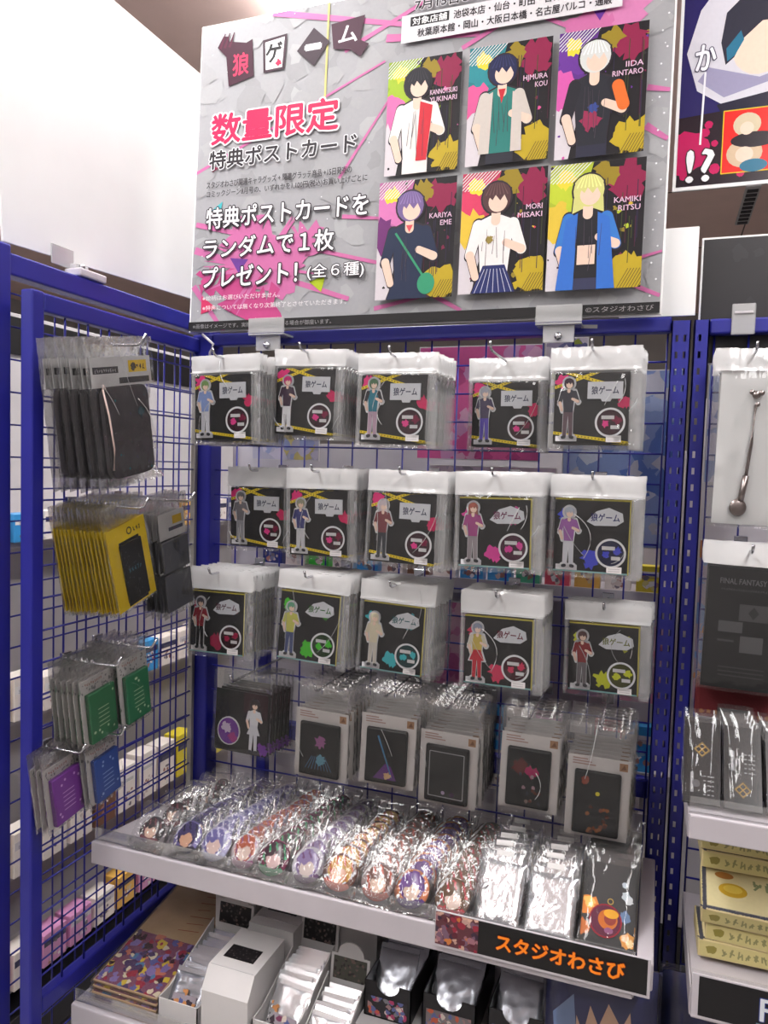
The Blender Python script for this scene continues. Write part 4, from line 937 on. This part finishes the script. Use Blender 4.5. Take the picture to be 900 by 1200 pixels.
for (cx, cz, rr, c) in [(-.028, .052, .014, (226, 130, 30)), (-.026, .055, .008, (244, 190, 90)), (-.032, .022, .010, (206, 110, 40)), (.028, .014, .010, (226, 150, 50)), (.030, .012, .005, (250, 220, 160)), (.022, .072, .006, (190, 200, 206)), (.027, .066, .005, (206, 210, 214)), (.022, .044, .008, (90, 120, 160)), (.02, .086, .004, (180, 190, 200))]:
    a.poly(blob(rg, cx, cz, rr, 18, .3), c); a.lay += .2
a.clip = None; a.build('backing_card', M['ink'], t)
a = Art(-.0036, .0001); a.prism(circ(-.003, .034, .022), -.0035, -.0013, 0, lin((150, 30, 50))); a.poly(circ(-.003, .034, .020), (96, 30, 60)); a.lay += .3
a.poly(circ(.000, .036, .013), (206, 110, 40)); a.lay += .3; a.poly(circ(.003, .037, .008), (150, 60, 50)); a.poly(circ(.004, .044, .010, .006), (236, 170, 40)); a.poly(circ(.002, .022, .006, .004), (150, 90, 130)); a.up()
a.ring(.002, .060, .003, .0042, (190, 160, 80), 16); a.build('round_charm', M['ink_gloss'], t)
p = pouch(.078, .130, 0, .010, None, 63, 8, 12, .0018); p.build('zip_bag', M['film'], t)
leaning(t, bx, 6, y0, .033, -46, .005, 'black keychain pack lined up behind the front one with orange flowers', 'black keychain packs behind the front one')

# ------------------------------------------------------------------ low shelf goods
LZ = .5525
def white_box(label, x0, x1, y0, y1, h, slope=.0, lab=True, seed=1, z0=LZ):
    t = thing('display_box', label, 'box', (0, 0, z0))
    b = MB(); b.mesh([(x0, y0, 0), (x1, y0, 0), (x1, y1, 0), (x0, y1, 0), (x0, y0, h - slope), (x1, y0, h - slope), (x1, y1, h), (x0, y1, h), (x0, y0 + .02, h), (x1, y0 + .02, h)],
                     [(0, 1, 5, 4), (1, 2, 6, 9, 5), (2, 3, 7, 6), (3, 0, 4, 8, 7), (4, 5, 9, 8), (8, 9, 6, 7), (3, 2, 1, 0)])
    b.build('carton', M['white_card'], t)
    b = MB(); b.box(x0 + .002, x1 - .002, y0 + .021, y0 + .0218, h, h + .0006); b.build('lid_seam', M['grey_card'], t)
    if lab:
        ym = y0 + .022 + (y1 - y0 - .02) * .38; w_ = (x1 - x0); a = Art(0, .0001); rg = random.Random(seed)
        a.box(-w_ * .36, w_ * .30, -.0008, 0, -.016, .016, 0, lin((26, 24, 26)))
        a.y = -.001
        for k in range(34): a.poly(blob(rg, rg.uniform(-w_ * .34, w_ * .28), rg.uniform(-.014, .014), .0015, 7), rg.choice([(70, 66, 68), (90, 84, 84), (60, 50, 52)]))
        a.build('label', M['ink'], t, ((x0 + x1) / 2, ym, h + .0002), (-pi / 2, 0, 0))
    return t
def open_box(label, x0, x1, y0, y1, hf, hb, m, print_rgb, npk, foil, pk_label, pk_grp, seed, z0=LZ, disc=True, hole=False, ph=.085):
    t = thing('display_box', label, 'box', (0, 0, z0)); th = .0018; w_ = x1 - x0; xm = (x0 + x1) / 2
    b = MB(); b.box(x0, x1, y0, y1, 0, th); b.box(x0, x1, y1 - th, y1, 0, hf + .01)
    for xx in (x0, x1 - th):
        b.mesh([(xx + q, yy, zz) for q in (0, th) for (yy, zz) in ((y0, 0), (y1, 0), (y1, hb * .75), (y0 + .03, hf), (y0, hf))],
               [(4, 3, 2, 1, 0), (5, 6, 7, 8, 9), (0, 1, 6, 5), (1, 2, 7, 6), (2, 3, 8, 7), (3, 4, 9, 8), (4, 0, 5, 9)])
    if hole:
        n = 10; pts = [(-w_ / 2, 0), (w_ / 2, 0), (w_ / 2, hf)] + [(.24 * w_ * cos(pi * i / n), hf - .24 * w_ * sin(pi * i / n)) for i in range(n + 1)] + [(-w_ / 2, hf)]
        c = MB(); c.prism(pts, 0, th); b.mesh([(v[0] + xm, v[1] + y0, v[2]) for v in c.v], c.f)
    else: b.box(x0, x1, y0, y0 + th, 0, hf)
    b.build('tray', m, t)
    f = MB(); pts = [(-w_ / 2, hf * .5), (w_ / 2, hf * .5), (w_ / 2, hb)] + ([(w_ * .34 * cos(pi * i / 12), hb + w_ * .30 * sin(pi * i / 12)) for i in range(13)] if disc else []) + [(-w_ / 2, hb)]
    f.prism(pts, -.0009, .0009); fl = f.build('back_flap', m, t, (xm, y1 + .003, 0), (R(-7), 0, 0))
    rg = random.Random(seed); a = Art(0, .0001)
    if hole: px0, px1, pz0, pz1, yy = -w_ * .42, w_ * .42, .003, hf * .60, y0 - .0006
    else: px0, px1, pz0, pz1, yy = -w_ * .43, w_ * .43, hb - .040, hb - .004, -.0011
    a.rect(px0, pz0, px1, pz1, print_rgb); a.up(); a.clip = (px0, pz0, px1, pz1)
    for k in range(46): a.poly(blob(rg, rg.uniform(px0, px1), rg.uniform(pz0, pz1), .0022 if not hole else .004, 8, .5), rg.choice([(90, 84, 84), (120, 100, 96), (60, 54, 56)] if not hole else [(150, 120, 120), (190, 90, 60), (90, 100, 150), (170, 60, 100), (120, 120, 124), (206, 190, 180)])); a.lay += .05
    if hole: a.build('printed_label', M['ink'], t, (xm, yy, 0))
    else: a.build('printed_label', M['ink'], fl, (0, yy, 0))
    root = None
    for k in range(npk):
        yy = y0 + .012 + k * (y1 - y0 - .020 - ph * sin(R(49 if hole else 43))) / max(1, npk - 1); loc = (xm + rnd.uniform(-.003, .003), yy, z0 + .0075 + (.0012 * k if hole else .0008 * k)); rot = (R((-46 if hole else -40) + rnd.uniform(-1, 1)), R(rnd.uniform(-3.5, 3.5)), R(rnd.uniform(-3, 3)))
        if k == 0:
            root = thing('foil_packet', pk_label % 'frontmost', 'packet', loc, rot)
            p = pouch(w_ * .84, ph, .001, .0045, None, seed, 12, 14, .0009); o = p.build('packet', foil, root)
            s_ = Art(-.0065, .0001); s_.rect(-w_ * .30, ph * .18, w_ * .28, ph * .5, (150, 140, 150)); s_.up()
            for q in range(9): s_.poly(blob(rg, rg.uniform(-w_ * .28, w_ * .26), rg.uniform(ph * .2, ph * .6), .005, 9, .5), rg.choice([(190, 130, 80), (80, 90, 140), (206, 190, 180), (60, 50, 60), (120, 60, 90)])); s_.lay += .1
            if not hole and seed != 66: s_.build('packet_print', M['ink_gloss'], root)
            b = MB(); b.box(-w_ * .42, w_ * .42, -.0012, .0012, ph - .001, ph + .006); b.build('crimp', foil, root)
        else: copy_thing(root, loc, rot, pk_label % 'later', pk_grp)
    return t
# tan flat packs with colourful prints along the side frame
rg = random.Random(23)
for k in range(4):
    t = thing('poster_pack', ['flat tan pack with colourful print at the side frame, topmost of its pile', 'flat tan pack, second from the top of the pile at the side frame', 'flat tan pack, third from the top of the pile at the side frame', 'flat tan pack at the bottom of the pile by the side frame'][k], 'flat pack', (.020 + .002 * k, -.350 + .004 * (3 - k), LZ + .0235 - .0072 * k), (R(9), 0, 0), 'flat tan packs')
    b = MB(); b.box(0, .128, 0, .30, 0, .0040, bev=.001); b.build('card', M['kraft'], t)
    a = Art(0, .0001); a.clip = (.002, .002, .126, .12)
    a.rect(.002, .002, .126, .118, (120, 70, 96)); a.up()
    for q in range(130): a.poly(blob(rg, rg.uniform(0, .126), rg.uniform(0, .118), rg.uniform(.003, .009), 9, .5), rg.choice([(150, 40, 60), (90, 90, 150), (206, 176, 60), (210, 196, 170), (70, 50, 90), (130, 110, 170), (80, 120, 160), (190, 110, 90), (60, 30, 40)])); a.lay += .03
    a.clip = None; a.up()
    for q in range(7): a.line(.07 + .01 * rg.random(), .14 + q * .018, .10 + .02 * rg.random(), .146 + q * .018, .0014, (150, 70, 50))
    a.build('printed_front', M['ink_gloss'], t, (0, 0, .0042), (-pi / 2, 0, 0))
    b = MB(); b.box(-.003, .131, -.004, .304, -.0006, .0056, bev=.002); b.build('sleeve', M['film_soft'], t)
open_box('open white carton of foil packets beside the tan flat packs', .158, .232, -.350, -.190, .042, .112, M['white_card'], (28, 26, 28), 10, M['foil'], '%s foil packet in the white carton beside the tan packs', 'packets in the carton beside the tan packs', 61, ph=.064)
white_box('closed white carton with a black label, between the two open packet cartons', .240, .322, -.352, -.232, .108, .030, True, 62)
white_box('closed white carton behind the open carton beside the tan packs', .150, .232, -.170, -.030, .150, 0, False, 63)
white_box('closed white carton with a black label, directly behind the front closed carton', .243, .328, -.212, -.090, .108, 0, True, 64)
open_box('open white carton with a dark label and barcoded silver packets', .326, .396, -.345, -.190, .050, .122, M['white_card'], (28, 26, 28), 9, M['silver'], '%s silver packet in the carton with the dark label', 'silver packets in the carton with the dark label', 65, ph=.080)
open_box('open white carton with a grey-green label and pale silver packets', .402, .470, -.352, -.232, .038, .100, M['white_card'], (84, 84, 76), 7, M['silver'], '%s silver packet in the carton with the grey-green label', 'silver packets in the carton with the grey-green label', 66, ph=.058)
white_box('tall closed pale carton at the back of the low shelf', .350, .462, -.165, -.030, .185, 0, False, 67)
t = thing('riser', 'grey tiered riser under the black packet cartons', 'riser', (0, 0, LZ))
b = MB(); b.box(.474, .778, -.290, -.06, 0, .048, bev=.002); b.build('block', M['grey_card'], t)
for i, (x0, x1, w1, rgb_) in enumerate(((.480, .556, 'first', (40, 38, 42)), (.572, .655, 'second', (120, 110, 112)), (.672, .754, 'third', (36, 30, 34)))):
    open_box('open black carton of dark foil packets, %s from the white cartons' % w1, x0, x1, -.268 + .006 * i, -.120, .056, .060, M['black_card'], rgb_, 5, M['foil'], '%s foil packet in the ' + w1 + ' black carton', 'packets in the %s black carton' % w1, 70 + i, z0=LZ + .0485, disc=False, hole=True, ph=.085)
# printed cushion pack near the post
t = thing('cushion_pack', 'dark blue printed cushion pack under the shelf strip with orange lettering', 'cushion', (.830, -.262, .612), (R(-8), 0, 0))
p = pouch(.150, .150, -.046, .055, None, 81, 10, 12, .002); p.build('cushion', plain('navy fabric', (40, 44, 96), .6, bscale=200), t)
a = Art(-.030, .0002); a.poly([(-.03, .02), (.03, .02), (.045, .06), (.04, .108), (.0, .118), (-.03, .09)], (206, 166, 140)); a.up(); a.poly([(-.046, .12), (-.02, .06), (-.012, .10), (.0, .075), (.012, .108), (.03, .08), (.05, .125), (.0, .14)], (36, 40, 90)); a.up(); a.poly([(-.055, .02), (-.028, .05), (-.035, .11), (-.062, .08)], (110, 130, 170)); a.build('printed_front', M['ink'], t)
p = pouch(.160, .153, -.052, .064, None, 82, folds=14); p.build('sleeve', M['film_soft'], t)
t = thing('cushion_pack', 'navy bagged cushion below the double slotted posts', 'cushion', (.955, -.22, .600), (R(-6), 0, R(8)))
p = pouch(.085, .150, -.046, .05, None, 83, 8, 10, .004); p.build('cushion', plain('deep navy fabric', (30, 38, 92), .5), t)
p = pouch(.094, .160, -.050, .06, None, 84, 8, 8, .004); p.build('sleeve', M['film_soft'], t)
shelf('low white shelf of the neighbouring bay under the cushion', .942, 1.79, -.34, .552, -.036, .548, .036)
white_box('grey striped carton on the low shelf of the neighbouring bay', 1.02, 1.15, -.26, -.10, .15, 0, True, 85)

# ------------------------------------------------------------------ neighbouring bay goods
t = thing('charm_pack', 'clear bag with a long antique silver spoon charm on a white card', 'charm', (.995, -.10, 1.632), (0, R(1), R(2)))
p = pouch(.105, .008, -.255, .010, -.026, 91, folds=16); p.build('zip_bag', [M['film'], M['film_head']], t)
b = MB(); b.box(-.042, .048, .002, .0032, -.250, -.024, bev=.0004); b.build('backing_card', M['white_board'], t)
b = MB(); b.rod([(.006, -.004, -.075), (.004, -.005, -.13), (.0, -.005, -.178)], .0024, 8); b.rod([(.0, -.005, -.178), (-.003, -.005, -.20), (-.005, -.005, -.215)], .0045, 8)
bm_ = bmesh.new(); bmesh.ops.create_uvsphere(bm_, u_segments=14, v_segments=9, radius=1)
for v in bm_.verts: v.co = Vector((-.008 + v.co.x * .012, -.005 + v.co.y * .003, -.225 + v.co.z * .013))
b.bm(bm_, smooth=True)
for (dx, dz, rr) in ((.006, -.060, .006), (.0, -.056, .004), (.013, -.057, .004), (.008, -.074, .004)):
    bm_ = bmesh.new(); bmesh.ops.create_icosphere(bm_, subdivisions=2, radius=rr)
    for v in bm_.verts: v.co = Vector((dx + v.co.x, -.005 + v.co.y * .6, dz + v.co.z))
    b.bm(bm_, smooth=True)
b.build('spoon', plain('antique silver', (150, 140, 138), .3, metal=1.0, vary=.2, vscale=60), t)
for k in range(1, 5): copy_thing(t, (.995, -.10 + .014 * k, 1.632), (0, R(rnd.uniform(-1, 1)), R(2)), 'bagged spoon charm hanging behind the front spoon charm', 'spoon charms behind the front one')
peg_hook(.125, 'chrome hook carrying the spoon charm bags', (.995, 0, 1.6325), group='chrome hooks of the neighbouring bay')
t = thing('case_pack', 'bagged black box with faint grey lettering and square emblems, neighbouring bay', 'boxed case', (1.000, -.14, 1.346), (0, R(1.5), R(1)))
p = pouch(.120, .010, -.205, .010, -.020, 93, 8, 14, .0012); p.build('zip_bag', [M['film'], M['film_head']], t)
a = Art(-.0022, .0001); a.box(-.052, .052, -.002, .002, -.200, -.024, 0, lin((30, 30, 32)))
a.text('FINAL FANTASY VII', -.036, -.048, .036, -.040, (110, 110, 112), .01); a.marks(-.034, -.058, .034, -.054, (80, 80, 82), 6)
a.rect(-.008, -.100, .030, -.076, (74, 74, 76)); a.rect(-.034, -.118, -.002, -.102, (84, 84, 86)); a.rect(-.004, -.146, .026, -.122, (88, 88, 90)); a.rect(-.034, -.132, -.012, -.129, (70, 70, 72)); a.up()
a.poly([(.011, -.079), (.018, -.088), (.011, -.097), (.004, -.088)], (46, 46, 48)); a.up()
for q in range(3): a.rect(-.030, -.170 - q * .006, .030, -.168 - q * .006, (60, 60, 62))
a.build('box', M['ink'], t)
for k in range(1, 4): copy_thing(t, (1.000, -.14 + .016 * k, 1.346), (0, R(.5), R(1)), 'bagged black box hanging behind the front black box, neighbouring bay', 'black boxes behind the front one')
peg_hook(.165, 'chrome hook carrying the bagged black boxes', (1.000, 0, 1.3465), group='chrome hooks of the neighbouring bay')
t = thing('fabric_pack', 'dark red folded cloth pack below the bagged black box', 'cloth pack', (1.00, -.085, 1.085), (0, 0, 0))
b = MB(); b.box(-.060, .060, -.008, .008, 0, .062, bev=.006); b.build('cloth', plain('maroon cloth', (96, 18, 26), .8, bscale=300), t)
a = Art(-.0084, .0001)
for q in range(11): a.poly(blob(random.Random(q), -.05 + q * .010, .010, .0035, 8, .4), (150, 90, 40))
a.build('gold_trim', M['ink_matte'], t)
b = MB(); b.rod([(0, -.003, .062), (0, -.003, .075), (0, .02, .080), (0, .080, .080)], .0016, 6); b.build('hanger', M['chrome'], t)
for ci, (bx, n, words) in enumerate(((.946, 2, 'nearest the double posts'), (.995, 5, 'second from the double posts'), (1.045, 3, 'third from the double posts'))):
    y0 = -.272; root = None
    for k in range(n):
        loc = (bx + rnd.uniform(-.001, .001), y0 + .028 * k, 1.021 + .0 - .002 * k); rot = (R(-36), 0, 0)
        if k == 0:
            root = thing('tag_pack', 'front black boxed tag with a gold emblem, %s' % words, 'boxed tag', loc, rot)
            a = Art(-.0042, .0001); a.box(-.0225, .0225, -.004, .004, .001, .110, 0, lin((24, 24, 27)))
            ez = .072 if ci != 1 else .026
            a.ring(0, ez, .0080, .0092, (176, 140, 60), 4); a.ring(0, ez, .0100, .0106, (150, 120, 60), 4); a.line(-.004, ez - .004, .004, ez + .004, .0012, (176, 140, 60)); a.line(-.004, ez + .004, .004, ez - .004, .0012, (176, 140, 60)); a.up()
            zt = .036 if ci != 1 else .072
            for q in range(5):
                for r_ in range(3): a.rect(.002 + r_ * .005, zt - q * .006, .005 + r_ * .005, zt + .0015 - q * .006, (150, 150, 152))
            a.rect(-.014, zt - .022, -.010, zt + .004, (150, 150, 154)); a.poly(circ(-.007, zt - .010, .005), (90, 90, 94)); a.up()
            a.build('box', M['ink_gloss'], root)
            p = pouch(.048, .124, 0, .012, None, 97 + ci, 6, 10, .0012); p.build('zip_bag', M['film'], root)
        else: copy_thing(root, loc, rot, 'black boxed tag lined up behind the front one, %s' % words, 'boxed tags %s' % words)
# cream boxes
def cream_box(label, loc, rot, grp=None):
    t = thing('card_game_box', label, 'boxed set', loc, rot, grp)
    W_, H_, D_ = .190, .085, .024
    b = MB(); b.box(0, W_, -D_, 0, 0, H_, bev=.0012); b.build('box', plain('cream box', (206, 190, 140), .5), t)
    a = Art(-D_ - .0003, .0001); a.rect(.002, .002, W_ - .002, H_ - .002, (120, 118, 116)); a.up(); a.rect(.007, .007, W_ - .007, H_ - .006, (216, 204, 158)); a.up(); rg = random.Random(31)
    for k in range(60):
        q = k / 60 * W_; a.poly(blob(rg, q, .004, .0022, 7, .5), (70, 72, 84)); a.poly(blob(rg, .004, q * .42, .0022, 7, .5), (70, 72, 84))
    a.poly(circ(.030, .064, .012, .006), (176, 120, 60)); a.poly(circ(.040, .040, .018, .012), (206, 166, 50)); a.lay += .4; a.poly(circ(.040, .042, .012, .007), (220, 190, 80)); a.up()
    a.marks(.066, .046, .165, .066, (130, 138, 100), 8); a.marks(.084, .020, .150, .036, (130, 138, 100), 9)
    a.build('printed_face', M['ink'], t)
    a = Art(0, .0001); a.rect(.002, .002, W_ - .002, .022, (200, 188, 128)); a.up(); a.marks(.030, .006, .150, .018, (140, 136, 90), 7); a.poly(blob(rg, .016, .012, .006, 12, .4), (140, 130, 60)); a.up()
    a.build('printed_spine', M['ink'], t, (0, 0, -.0003), (pi / 2, 0, 0))
    return t
cream_box('cream boxed set at the very bottom of its pile, behind the white capitals strip', (.952, -.250, .8045), (R(-90), 0, R(1)))
cream_box('cream boxed set lying flat, second from the bottom of its pile', (.960, -.248, .8290), (R(-90), 0, R(-2)))
cream_box('cream boxed set tilted to show its illustrated face, middle of its pile', (.953, -.254, .8545), (R(-72), 0, R(-1)))
cream_box('cream boxed set lying flat, second from the top of its pile', (.954, -.205, .9065), (R(-90), 0, R(1)))
cream_box('cream boxed set on top of its pile, under the shelf of black boxed tags', (.952, -.203, .9315), (R(-90), 0, 0))

# ------------------------------------------------------------------ what shows through the back grid
gb = thing('backing_panel', 'pale grey backing panels seen through the back grid', 'panel', (0, .24, 0))
b = MB(); b.box(-.08, .938, 0, .008, .56, 1.50, bev=.001); b.box(.94, 1.80, 0, .008, .56, 1.60, bev=.001); b.build('panel', plain('pale grey panel', (196, 192, 198), .6), gb)
b = MB(); b.box(-.08, 1.80, -.004, .012, .10, .558, bev=.001); b.build('kick_panel', M['dark'], gb)
def flat_print(label, x0, x1, z0, z1, y, base, cols, seed, n=40, rr=.02, name='print_sheet'):
    rg = random.Random(seed); t = thing(name, label, 'print', (x0, y, z0))
    b = MB(); b.box(0, x1 - x0, 0, .003, 0, z1 - z0, bev=.0006); b.build('card', M['white_card'], t)
    a = Art(-.0002, .0001); a.clip = (.002, .002, x1 - x0 - .002, z1 - z0 - .002); a.rect(0, 0, x1 - x0, z1 - z0, base); a.up()
    for k in range(n): a.poly(blob(rg, rg.uniform(0, x1 - x0), rg.uniform(0, z1 - z0), rg.uniform(.3, 1) * rr, 12, .5), rg.choice(cols)); a.lay += .05
    a.build('picture', M['ink'], t)
    b = MB(); b.rod([((x1 - x0) / 2, .004, z1 - z0 - .01), ((x1 - x0) / 2, .2385 - y, z1 - z0 - .01)], .0012, 6); b.build('hanger', M['chrome'], t)
flat_print('magenta print hanging behind the grid under the beam', .42, .66, 1.47, 1.688, .10, (214, 92, 150), [(226, 120, 170), (190, 70, 130), (222, 170, 196), (206, 150, 190)], 1)
flat_print('green and grey print hanging behind the grid beside the magenta one', .662, .74, 1.56, 1.70, .11, (150, 140, 160), [(130, 140, 40), (90, 90, 130), (190, 180, 190)], 2)
flat_print('blue and white print hanging behind the grid beside the slotted posts', .70, .905, 1.318, 1.64, .12, (140, 160, 206), [(90, 120, 190), (206, 212, 226), (170, 186, 220), (196, 196, 206)], 3, 60, .03)
flat_print('pale mauve print hanging behind the grid in the middle', .44, .69, 1.32, 1.46, .13, (196, 176, 190), [(206, 186, 196), (176, 160, 180), (150, 140, 150)], 4)
flat_print('pale lilac print hanging behind the grid near the corner post', .04, .20, 1.46, 1.62, .12, (186, 184, 200), [(206, 200, 214), (160, 170, 206), (206, 190, 120)], 5)
flat_print('blush pink print low behind the grid', .44, .56, 1.02, 1.19, .12, (226, 150, 186), [(236, 190, 206), (206, 110, 160)], 6)
flat_print('rose print low behind the grid beside the slotted posts', .72, .90, 1.03, 1.19, .13, (214, 176, 196), [(226, 150, 180), (236, 220, 226), (190, 150, 180)], 7)
flat_print('sky blue print of the neighbouring bay behind the grid', .945, 1.05, 1.44, 1.66, .11, (150, 170, 214), [(206, 200, 226), (110, 130, 190), (220, 214, 230)], 8)
flat_print('orange and pink print behind the neighbouring grid', .945, 1.06, 1.05, 1.34, .13, (170, 150, 170), [(206, 140, 90), (120, 150, 200), (210, 170, 190)], 9)
# small goods on the ledges of the far side
ORD = ['first', 'second', 'third', 'fourth', 'fifth', 'sixth', 'seventh', 'eighth', 'ninth', 'tenth', 'eleventh', 'twelfth', 'thirteenth', 'fourteenth', 'fifteenth', 'sixteenth']
led = [(1.236, .06, .90, .155), (.905, .50, .92, .155), (.83, .06, .90, .15)]
for li, (z, x0, x1, y) in enumerate(led):
    t = thing('ledge', ['narrow white ledge behind the grid holding small colourful boxes', 'narrow white ledge low behind the grid near the posts', 'lowest narrow white ledge behind the grid'][li], 'ledge', (0, 0, 0))
    b = MB(); b.box(x0, x1, y - .045, .238, z - .008, z, bev=.001); b.build('board', M['white_metal'], t)
    b = MB(); b.box(x0, x1, y - .048, y - .045, z - .026, z + .004, bev=.0006); b.build('price_rail', M['white_metal'], t)
PAL = [((60, 150, 214), 'blue'), ((236, 226, 220), 'white'), ((226, 90, 110), 'coral'), ((230, 180, 90), 'amber'), ((90, 190, 150), 'mint'), ((40, 50, 120), 'navy'), ((60, 190, 60), 'green'), ((214, 150, 196), 'pink'), ((120, 80, 60), 'brown'), ((226, 206, 60), 'yellow')]
def small_box(x, y, z, w_, d_, h_, ci, seed, where, rz=0):
    rgb_, nm = PAL[ci]; rg = random.Random(seed)
    t = thing('small_carton', 'small %s carton %s' % (nm, where), 'carton', (x, y, z), (0, 0, rz), 'small cartons ' + where.split(',')[0])
    b = MB(); b.box(-w_ / 2, w_ / 2, -d_, 0, 0, h_, bev=.001, col=lin(rgb_)); b.build('carton', M['ink'], t)
    a = Art(-d_ - .0002, .0001); a.clip = (-w_ / 2 + .002, .002, w_ / 2 - .002, h_ - .002)
    a.rect(-w_ / 2, h_ * .62, w_ / 2, h_ * .80, rg.choice([(236, 232, 230), (60, 60, 90), (206, 200, 206)])); a.up()
    for k in range(12): a.poly(blob(rg, rg.gauss(0, w_ * .14), rg.gauss(h_ * .36, h_ * .13), rg.uniform(.003, .006), 9, .4), rg.choice([tuple((q + 200) // 2 for q in rgb_), (120, 110, 120), (206, 190, 186), (170, 120, 110), (230, 226, 226)])); a.lay += .1
    for q in range(3): a.line(-w_ * .34, h_ * .70 - q * .003, w_ * .3, h_ * .70 - q * .003, .001, (120, 116, 124))
    a.up()
    a.build('front_print', M['ink'], t)
for k in range(15): small_box(.095 + k * .055, .150, 1.2362, .046, .03, rnd.choice([.05, .058, .066]), [5, 1, 6, 1, 0, 1, 8, 1, 0, 0, 4, 2, 3, 1, 9][k], 100 + k, 'on the ledge behind the grid, %s from the corner' % ORD[k])
for k in range(7): small_box(.53 + k * .055, .150, .9052, .048, .03, rnd.choice([.07, .085]), [1, 0, 1, 7, 1, 2, 0][k], 130 + k, 'on the low ledge behind the grid, %s from its end' % ORD[k])
for k in range(14): small_box(.10 + k * .057, .145, .8302, .050, .03, rnd.choice([.045, .05, .06]), [1, 1, 7, 1, 1, 2, 1, 1, 7, 1, 1, 1, 2, 1][k], 150 + k, 'on the lowest ledge behind the grid, %s from the corner' % ORD[k])

# ------------------------------------------------------------------ the stand across the side aisle, seen through the side frame
fg_ = thing('shop_stand', 'pale grey shop stand across the side aisle, seen through the side frame', 'stand', (-.62, 0, 0))
b = MB(); b.box(-.012, 0, -.45, 1.35, .05, 1.80, bev=.002); b.build('back_panel', plain('stand panel', (182, 178, 180), .6), fg_)
for z in (1.262, .86, .50, .235):
    b = MB(); b.box(0, .15, -.45, 1.35, z - .014, z, bev=.001); b.build('shelf_board', M['white_metal'], fg_)
b = MB(); b.box(0, .16, -.45, 1.35, .05, .16, bev=.002); b.build('plinth', M['dark'], fg_)
b = MB(); b.box(.001, .006, -.1, 1.2, 1.70, 1.79, bev=.001); b.build('dark_header', M['black_card'], fg_)
for si, (z, seq, hh) in enumerate(((1.2622, [1, 0, 1, 8, 1, 1, 2, 1, 3, 0, 1, 5, 0, 1], .07), (.8602, [1, 1, 1, 1, 1, 1, 0, 1, 1, 1, 1, 1, 1, 1], .10), (.5002, [1, 1, 1, 1, 8, 1, 1, 1, 9, 9, 9, 9, 9, 1], .12), (.2352, [7, 1, 7, 7, 1, 3, 7, 1, 3, 7, 1, 7, 3, 1], .09))):
    for k, c in enumerate(seq):
        small_box(-.500, -.10 + k * .088, z, .074, .05, hh * rnd.uniform(.8, 1.1), c, 200 + si * 20 + k, 'on the %s shelf across the side aisle, %s from its near end' % (['top', 'second', 'third', 'lowest'][si], ORD[k]), SIDE)
t = thing('tape_strip', 'pale strip of tape stuck on the blue beam beside the clip', 'tape', (.752, -.0206, 1.694), (0, R(2), 0))
b = MB(); b.box(-.013, .013, -.0004, .0002, -.003, .003); b.build('strip', M['clear_clip'], t)
t = thing('cable', 'white cable loop hanging below the silver poster at the corner post', 'cable', (0, 0, 0))
b = MB(); b.rod([(.020, -.045, 1.700), (.035, -.05, 1.690), (.048, -.05, 1.680), (.040, -.048, 1.665), (.028, -.03, 1.650)], .0026, 8); b.build('cord', M['white_metal'], t)
